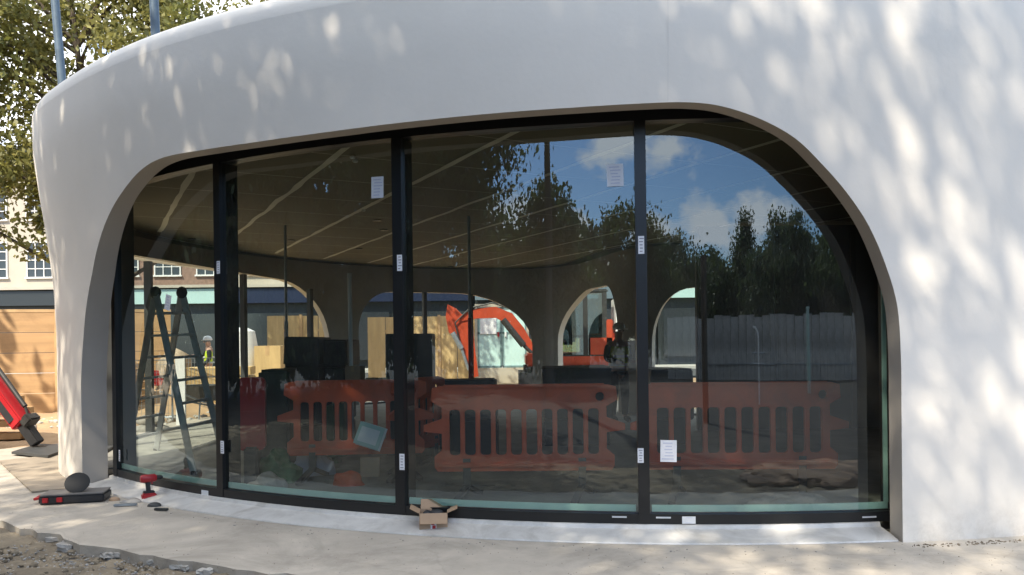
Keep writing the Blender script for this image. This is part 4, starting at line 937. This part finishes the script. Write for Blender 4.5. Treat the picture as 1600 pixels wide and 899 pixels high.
# timbers behind the outrigger
t = empty('timber_pile', (at(-6, 640, 13.2).x, 13.2, -.08), 0, 'small pile of sawn timber behind the red outrigger', 'timber')
for k in range(7): MB().box((random.uniform(-.1, .1), (k % 2) * .2, .07 + .13 * (k // 2 * 1.6)), (.9, .14, .1), Matrix.Rotation(random.uniform(-.2, .2), 3, 'Z')).build('beam', M_['timber'], t)
# slatted pallets seen in the gap behind the left column
for k in range(8):
    p = at(168, 640, 17.0); t = empty('pallet', (p.x, 17, -.08 + k * .15), random.uniform(-.06, .06), 'wooden pallet in a stack seen through the gap left of the glazing', 'pallet', 'stacked pallets left of the glazing')
    for q in range(5): MB().box((0, -.5 + q * .25, .12), (1.2, .12, .022)).build('slat', M_['timber'], t)
    for q in (-.53, 0, .53): MB().box((q, 0, .055), (.1, 1.0, .09)).build('bearer', M_['timber'], t)
# open tool case
c = on(108, 787, .0); t = empty('tool_case', (c.x, c.y + .12, .002), R(14), 'black tool case with red latches lying open side left on the slab', 'case')
MB().box((0, 0, .042), (.56, .30, .075), bev=.012).build('body', M_['blackp'], t, True)
MB().box((0, 0, .086), (.55, .29, .012), bev=.004).build('lid', mat('case_lid', (.16, .15, .14), .5, .2, 6), t)
for sx in (-.22, -.1): MB().box((sx, -.157, .045), (.05, .018, .045), bev=.004).build('latch', M_['red'], t)
MB().tube([(-.285, -.09, .06), (-.33, -.08, .05), (-.33, .06, .05), (-.285, .08, .06)], .014, 8).build('handle', M_['red'], t, True)
# suction cup lifter standing on the case
t = empty('suction_cup', (c.x + .02, c.y + .11, .096), R(10), 'black round suction lifter tilted on top of the tool case', 'suction lifter')
rm = Matrix.Rotation(R(52), 3, 'X') @ Matrix.Rotation(R(8), 3, 'Y'); ax = rm @ Vector((0, 0, 1))
b0 = Vector((0, 0, .075)); MB().tube([b0, b0 + ax * .012, b0 + ax * .022], [.105, .11, .075], 28).build('pad', M_['rubber'], t, True)
MB().tube([b0 - ax * .06, b0], [.035, .05], 14).build('pump', M_['whitep'], t, True)
MB().tube([b0 - ax * .06 + Vector((-.05, 0, 0)), b0 - ax * .06 + Vector((.05, 0, 0))], .014, 8).build('grip', M_['blackp'], t, True)
# cordless driver standing on its battery
c = on(229, 783, .0); t = empty('cordless_drill', (c.x, c.y + .05, .002), R(35), 'red and black cordless drill standing on its battery by the first pane', 'drill')
MB().box((0, 0, .035), (.13, .085, .062), bev=.014).build('battery', M_['red'], t, True)
MB().bar((0, 0, .06), (-.012, 0, .175), .04, .036, bev=.008).build('grip', M_['blackp'], t, True)
MB().tube([(-.075, 0, .205), (-.06, 0, .205), (.05, 0, .205), (.07, 0, .205)], [.028, .038, .038, .026], 14).build('motor_housing', M_['red'], t, True)
MB().tube([(.07, 0, .205), (.11, 0, .205), (.125, 0, .205)], [.024, .02, .012], 12).build('chuck', M_['grime'], t, True)
MB().box((.028, 0, .165), (.014, .016, .035), bev=.003).build('trigger', M_['red'], t)
MB().box((0, 0, .076), (.1, .06, .02), bev=.006).build('battery_mount', M_['blackp'], t, True)
# rags, offcuts and bits beside the drill
for i, (x, y, sx, m, lb) in enumerate([(205, 785, .10, 'dust', 'crumpled grey rag on the slab left of the drill'), (178, 782, .05, 'card', 'torn brown paper scrap right of the tool case'), (243, 791, .06, 'box', 'dark rag scrap on the slab just right of the drill')]):
    o = crumple('rag', x, y, 7, sx, sx * .7, .035, M_[m], lb, 'rag', 20 + i); q = on(x, y); o.location = (q.x, q.y, .0)
for i, (x, y, ln, rz, m, lb) in enumerate([(196, 790, .2, 10, 'steel', 'thin metal offcut beside the grey rag'), (252, 797, .13, -12, 'box', 'thin dark strip on the slab right of the drill'), (152, 757, .34, 24, 'whitep', 'white plastic trim lying behind the column foot'), (158, 745, .4, 30, 'box', 'dark strip of trim in the gap behind the column'), (165, 733, .45, 12, 'steel', 'grey metal section lying in the gap behind the column')]):
    q = on(x, y, .01); tag(MB().box((0, 0, .012), (ln, .035, .02), Matrix.Rotation(R(rz), 3, 'Z'), bev=.004).build('offcut', M_[m], None, False, (q.x, q.y, .004 if i != 3 else .012)), lb, 'offcut')
# opened cardboard box at the sill
c = on(676, 834, .0); t = empty('cardboard_box', (c.x, c.y + .10, .004), R(4), 'small opened cardboard box with red and white tape at the foot of the second post', 'box')
w, d, h = .215, .17, .15; mb = MB()
for p_, q_ in (((0, -d / 2, h / 2), (w, .004, h)), ((0, d / 2, h / 2), (w, .004, h)), ((-w / 2, 0, h / 2), (.004, d - .004, h)), ((w / 2, 0, h / 2), (.004, d - .004, h)), ((0, 0, .003), (w, d, .004))): mb.box(p_, q_)
mb.build('body', M_['card'], t)
for (hinge, size, axis, ang, offv) in [((0, -d / 2, h), (w, .085), 'X', 118, (0, -1)), ((0, d / 2, h), (w, .085), 'X', -60, (0, 1)), ((-w / 2, 0, h), (d, .085), 'Y', -105, (-1, 0)), ((w / 2, 0, h), (d, .085), 'Y', 100, (1, 0))]:
    # flap: starts standing up, folded outwards
    fb = MB()
    if axis == 'X': fb.box((0, 0, .0425), (w - .004, .004, .085)); rot = Matrix.Rotation(R(ang if offv[1] < 0 else -ang * -1), 4, 'X')
    else: fb.box((0, 0, .0425), (.004, d - .004, .085)); rot = Matrix.Rotation(R(ang), 4, 'Y')
    if axis == 'X': rot = Matrix.Rotation(R(150 if offv[1] < 0 else -35), 4, 'X')
    else: rot = Matrix.Rotation(R(-62 if offv[0] < 0 else 68), 4, 'Y')
    bmesh.ops.transform(fb.bm, matrix=Matrix.Translation(hinge) @ rot, verts=fb.bm.verts); fb.build('flap', M_['card'], t)
tp = MB().box((0, -d / 2 - .003, h * .42), (.045, .0015, h * .8)).build('tape', M_['paper'], t)
MB().box((-.005, -d / 2 - .0045, h * .55), (.026, .001, .045)).box((.004, -d / 2 - .0045, h * .28), (.026, .001, .03)).build('tape_print', M_['red'], tp)
MB().ball((.02, .02, h - .02), .05, (1.2, .8, .6)).ball((-.05, 0, h - .03), .04).build('packed_fittings', M_['blackp'], t, True)
q = on(651, 828, 0); tag(MB().tube([(0, 0, .012), (.03, .01, .012)], .012, 8).build('plug', M_['blackp'], None, True, (q.x, q.y, 0)), 'small black plug left of the cardboard box', 'plug')

# ------------------------------------------------------------------ broken edge of the slab, chunks and stones
for i in range(26):
    k = random.uniform(0, 1); x = -20 + k * 640; y = np.interp(x, [0, 130, 300, 420, 640], [822, 858, 889, 905, 934]) + random.uniform(-2, 6); q = on(x, y, -.06)
    mb = MB(); s = random.uniform(.04, .10); mb.box((0, 0, 0), (s * 1.6, s * 1.0, s * .45), Matrix.Rotation(random.uniform(0, 3), 3, 'Z') @ Matrix.Rotation(random.uniform(-.3, .3), 3, 'X')); bmesh.ops.subdivide_edges(mb.bm, edges=mb.bm.edges[:], cuts=2, use_grid_fill=True); mb.jitter(s * .09)
    tag(mb.build('concrete_chunk', M_['kerb' if i % 3 else 'dust'], None, False, (q.x, q.y, -.045)), 'broken concrete chunk along the ragged edge of the slab', 'rubble', 'concrete chunks along the slab edge')
def stones(name, regionf, n, smin, smax, m, seed, zf=0.0):
    r_ = random.Random(seed); mb = MB()
    for i in range(n):
        x, y = regionf(r_); s = r_.uniform(smin, smax) ** 1.0; q = bmesh.ops.create_icosphere(mb.bm, subdivisions=1, radius=s)
        bmesh.ops.transform(mb.bm, matrix=Matrix.Translation((x, y, zf + s * .2)) @ Matrix.Rotation(r_.uniform(0, 3), 4, 'Z') @ Matrix.Diagonal((1, r_.uniform(.5, 1), r_.uniform(.4, .8), 1)), verts=q['verts'])
    for v in mb.bm.verts: v.co += Vector((r_.uniform(-1, 1), r_.uniform(-1, 1), r_.uniform(-1, 1))) * smin * .4
    return tag(mb.build(name, M_[m]), kind='stuff')
def rd(r_):
    x = r_.uniform(-60, 520); y0 = np.interp(x, [0, 130, 300, 420, 640], [822, 858, 889, 905, 934]); q = on(x, y0 + r_.uniform(0, 1) ** 1.3 * 90, -.06); return q.x, q.y
stones('gravel', rd, 2600, .003, .014, 'dust', 4, -.075)
def rs(r_):
    q = on(r_.uniform(150, 1600), r_.uniform(800, 899), 0); x, y = q.x, q.y; return x, y
stones('clods', rd, 420, .012, .034, 'dirt', 14, -.075)
stones('grit', lambda r_: (lambda q: (q.x, q.y))(on(r_.uniform(120, 1590), np.interp(r_.random(), [0, 1], [852, 899]), 0)), 110, .002, .007, 'dust', 5, 0)
stones('fine_grit', lambda r_: (lambda q: (q.x, q.y))(on(r_.uniform(0, 1590), 790 + r_.random() * 109, 0)), 420, .0015, .0045, 'dirt', 15, 0)
def rb(r_):
    s = r_.uniform(min(s_l, s_r), max(s_l, s_r) + .0); q = pt(s, r_.uniform(.385, .5), 0); return q.x, q.y
stones('swept_debris', rb, 90, .003, .010, 'dust', 6, 0)
def rw(r_):
    s = s_r + (1 if s_r > s_l else -1) * r_.uniform(0, .9); q = pt(s, r_.uniform(.385, .46), 0); return q.x, q.y
stones('wall_foot_debris', rw, 120, .003, .012, 'dirt', 7, 0)

# ------------------------------------------------------------------ sandy ground beyond, seen on the left and through the glazing
vv = []; xs = np.linspace(-16, 2, 130); ys = np.linspace(11.6, 27, 120)
for y in ys:
    for x in xs:
        h = mn.noise(Vector((x * .5, y * .5, 7))) * .12 + mn.noise(Vector((x * 2, y * 2, 1))) * .07 + abs(mn.noise(Vector((x * 6, y * 6, 5)))) * .04
        h += .85 * math.exp(-((x + 7.4) ** 2 / 2.2 + (y - 19.5) ** 2 / 5)) + .6 * math.exp(-((x + 9.0) ** 2 / 2.5 + (y - 23) ** 2 / 4))
        kk = np.argmin((PLX - x) ** 2 + (PLY - y) ** 2); dd = (x - PLX[kk]) * NX[kk] + (y - PLY[kk]) * NY[kk]
        fade = min(1, max(0, (dd - .9) / 1.2)) * min(1, (y - 11.6) / .6)
        vv.append((x, y, -.098 + (h + .03) * fade if fade > 0 else -.25))
nx = len(xs); ff = [(j * nx + i, j * nx + i + 1, (j + 1) * nx + i + 1, (j + 1) * nx + i) for j in range(len(ys) - 1) for i in range(nx - 1)]
me = bpy.data.meshes.new('soil'); me.from_pydata(vv, [], ff); tag(link_mesh('sandy_soil', me, M_['sand'], smooth=True), kind='structure')
stones('rubble', lambda r_: (r_.uniform(-9.6, -6.3), r_.uniform(14.5, 22)), 500, .02, .10, 'kerb', 9, -.02)
# outdoor items through the first panes
carton(396, 437, 541, 590, 20, .8, 'plyv', 'pale chipboard crate outdoors behind the dark green bin', name='crate', cat='crate')
p = at(380, 560, 20.6); tt = at(380, 512, 20.6); mb = MB(); mb.tube([(0, 0, -.1), (0, 0, .6), (0, 0, 1.2), (0, 0, tt.z - .1), (0, 0, tt.z)], [.36, .42, .40, .3, .1], 16); tag(mb.build('bulk_bag', M_['whitep'], None, True, (p.x, 20.6, 0)), 'white rounded bulk bag outdoors beyond the second pane', 'bag')
p = at(282, 560, 14.6); q = at(282, 668, 14.6); tag(MB().box((0, 0, 0), (.17, .05, p.z - q.z)).build('sunlit_gap_strip', M_['whitep'], None, False, (p.x, 14.6, (p.z + q.z) / 2)), 'narrow white strip put in for a sunlit gap behind the stepladder', 'board')  # white strip standing in for a sunlit gap, brightness put into its colour
t = empty('crates_on_sand', (at(345, 560, 18).x, 18, -.1), .2, 'low stack of pale boards beyond the stepladder', 'boards')
for k in range(4): MB().box((0, 0, .3 + k * .22), (1.4, .9, .18), bev=.01).build('board', M_['plyv'], t)
for i, (x, Y, lb) in enumerate([(448, 12.2, 'thin dark prop in the second pane behind the wrapped stack'), (735, 11.5, 'thin dark prop in front of the digger arm')]):
    p = at(x, 560, Y); t = empty('adjustable_prop', (p.x, Y, .012), 0, lb, 'prop', 'adjustable props inside the pavilion'); MB().tube([(0, 0, .01), (0, 0, 1.8)], .03, 10).build('outer_tube', M_['red' if i else 'steel'], t, True); MB().tube([(0, 0, 1.8), (0, 0, 3.27)], .022, 10).build('inner_tube', M_['steel'], t, True); MB().box((0, 0, .006), (.15, .15, .01)).build('base_plate', M_['steel'], t)
# mesh fence panels, sacks, a wheelbarrow and a mixer on the sand, seen through the first pane
for i, (xa, xb, Y, lb) in enumerate([(196, 246, 15.6, 'wire mesh site fence panel behind the ladder, left of the white strip'), (296, 345, 17.2, 'wire mesh site fence panel beyond the right leg of the ladder')]):
    a, b = at(xa, 600, Y), at(xb, 600, Y); w = b.x - a.x + .5; t = empty('mesh_panel', ((a.x + b.x) / 2, Y, -.08), R(12 - 20 * i), lb, 'fence panel', 'mesh site fence panels')
    mb = MB(); mb.tube([(-w / 2, 0, 0), (-w / 2, 0, 1.25), (w / 2, 0, 1.25), (w / 2, 0, 0)], .02, 6).tube([(-w / 2, 0, .12), (w / 2, 0, .12)], .016, 6); mb.build('frame', M_['steel'], t, True)
    mb = MB(); k = -w / 2
    while k < w / 2: mb.bar((k, 0, .12), (k, 0, 1.25), .006); k += .07
    z = .2
    while z < 1.25: mb.bar((-w / 2, .004, z), (w / 2, .004, z), .006); z += .16
    mb.build('mesh', M_['steel'], t)
for i, (x, Y, z, lb) in enumerate([(226, 13.6, .0, 'grey cement sack at the left foot of the mesh panel'), (243, 13.7, .0, 'grey cement sack right of its twin on the sand'), (235, 13.65, .15, 'grey cement sack laid on top of two others')]):
    p = at(x, 640, Y); mb = MB(); mb.ball((0, 0, .09), 1, (.24, .16, .09), 3)
    for v in mb.bm.verts: v.co += Vector((0, 0, mn.noise(v.co * 9 + Vector((i, 0, 0))) * .03))
    tag(mb.build('cement_sack', M_['dust'], None, True, (p.x, Y, z - .06)), lb, 'sack')
p = at(316, 640, 16.0); t = empty('wheelbarrow', (p.x, 16.0, -.06), R(60), 'dark wheelbarrow standing on the sand right of the white strip', 'wheelbarrow')
mb = MB(); q = bmesh.ops.create_cone(mb.bm, cap_ends=False, segments=4, radius1=.28, radius2=.52, depth=.32); bmesh.ops.transform(mb.bm, matrix=Matrix.Translation((0, 0, .55)) @ Matrix.Rotation(R(45), 4, 'Z'), verts=q['verts']); mb.box((0, 0, .395), (.38, .38, .01)); mb.build('tray', M_['dkgrey'], t)
MB().tube([(-.75, -.28, .62), (-.2, -.25, .4), (.55, -.05, .2)], .018, 8).tube([(-.75, .28, .62), (-.2, .25, .4), (.55, .05, .2)], .018, 8).tube([(-.25, -.25, .4), (-.3, -.27, 0)], .016, 8).tube([(-.25, .25, .4), (-.3, .27, 0)], .016, 8).build('frame', M_['steel'], t, True)
MB().tube([(.55, -.04, .2), (.55, .04, .2)], .2, 20).build('wheel', M_['rubber'], t, True)
p = at(262, 640, 18.5); t = empty('concrete_mixer', (p.x, 18.5, .1), R(30), 'small site concrete mixer on the sand heap behind the white strip', 'mixer')
MB().tube([(0, 0, .55), (.1, 0, .75), (.25, 0, 1.0), (.36, 0, 1.18)], [.25, .38, .34, .2], 18, cap=False).build('drum', M_['brickl'], t, True)
MB().tube([(-.3, -.3, 0), (0, -.28, .8)], .025, 8).tube([(.35, -.3, 0), (0, -.28, .8)], .025, 8).tube([(-.3, .3, 0), (0, .28, .8)], .025, 8).tube([(.35, .3, 0), (0, .28, .8)], .025, 8).build('stand', M_['grime'], t, True)
MB().tube([(-.32, -.36, .16), (-.32, -.28, .16)], .16, 16).tube([(-.32, .28, .16), (-.32, .36, .16)], .16, 16).build('wheels', M_['rubber'], t, True)
MB().box((-.2, 0, .6), (.3, .3, .35), bev=.02).build('motor_box', M_['red'], t, True)
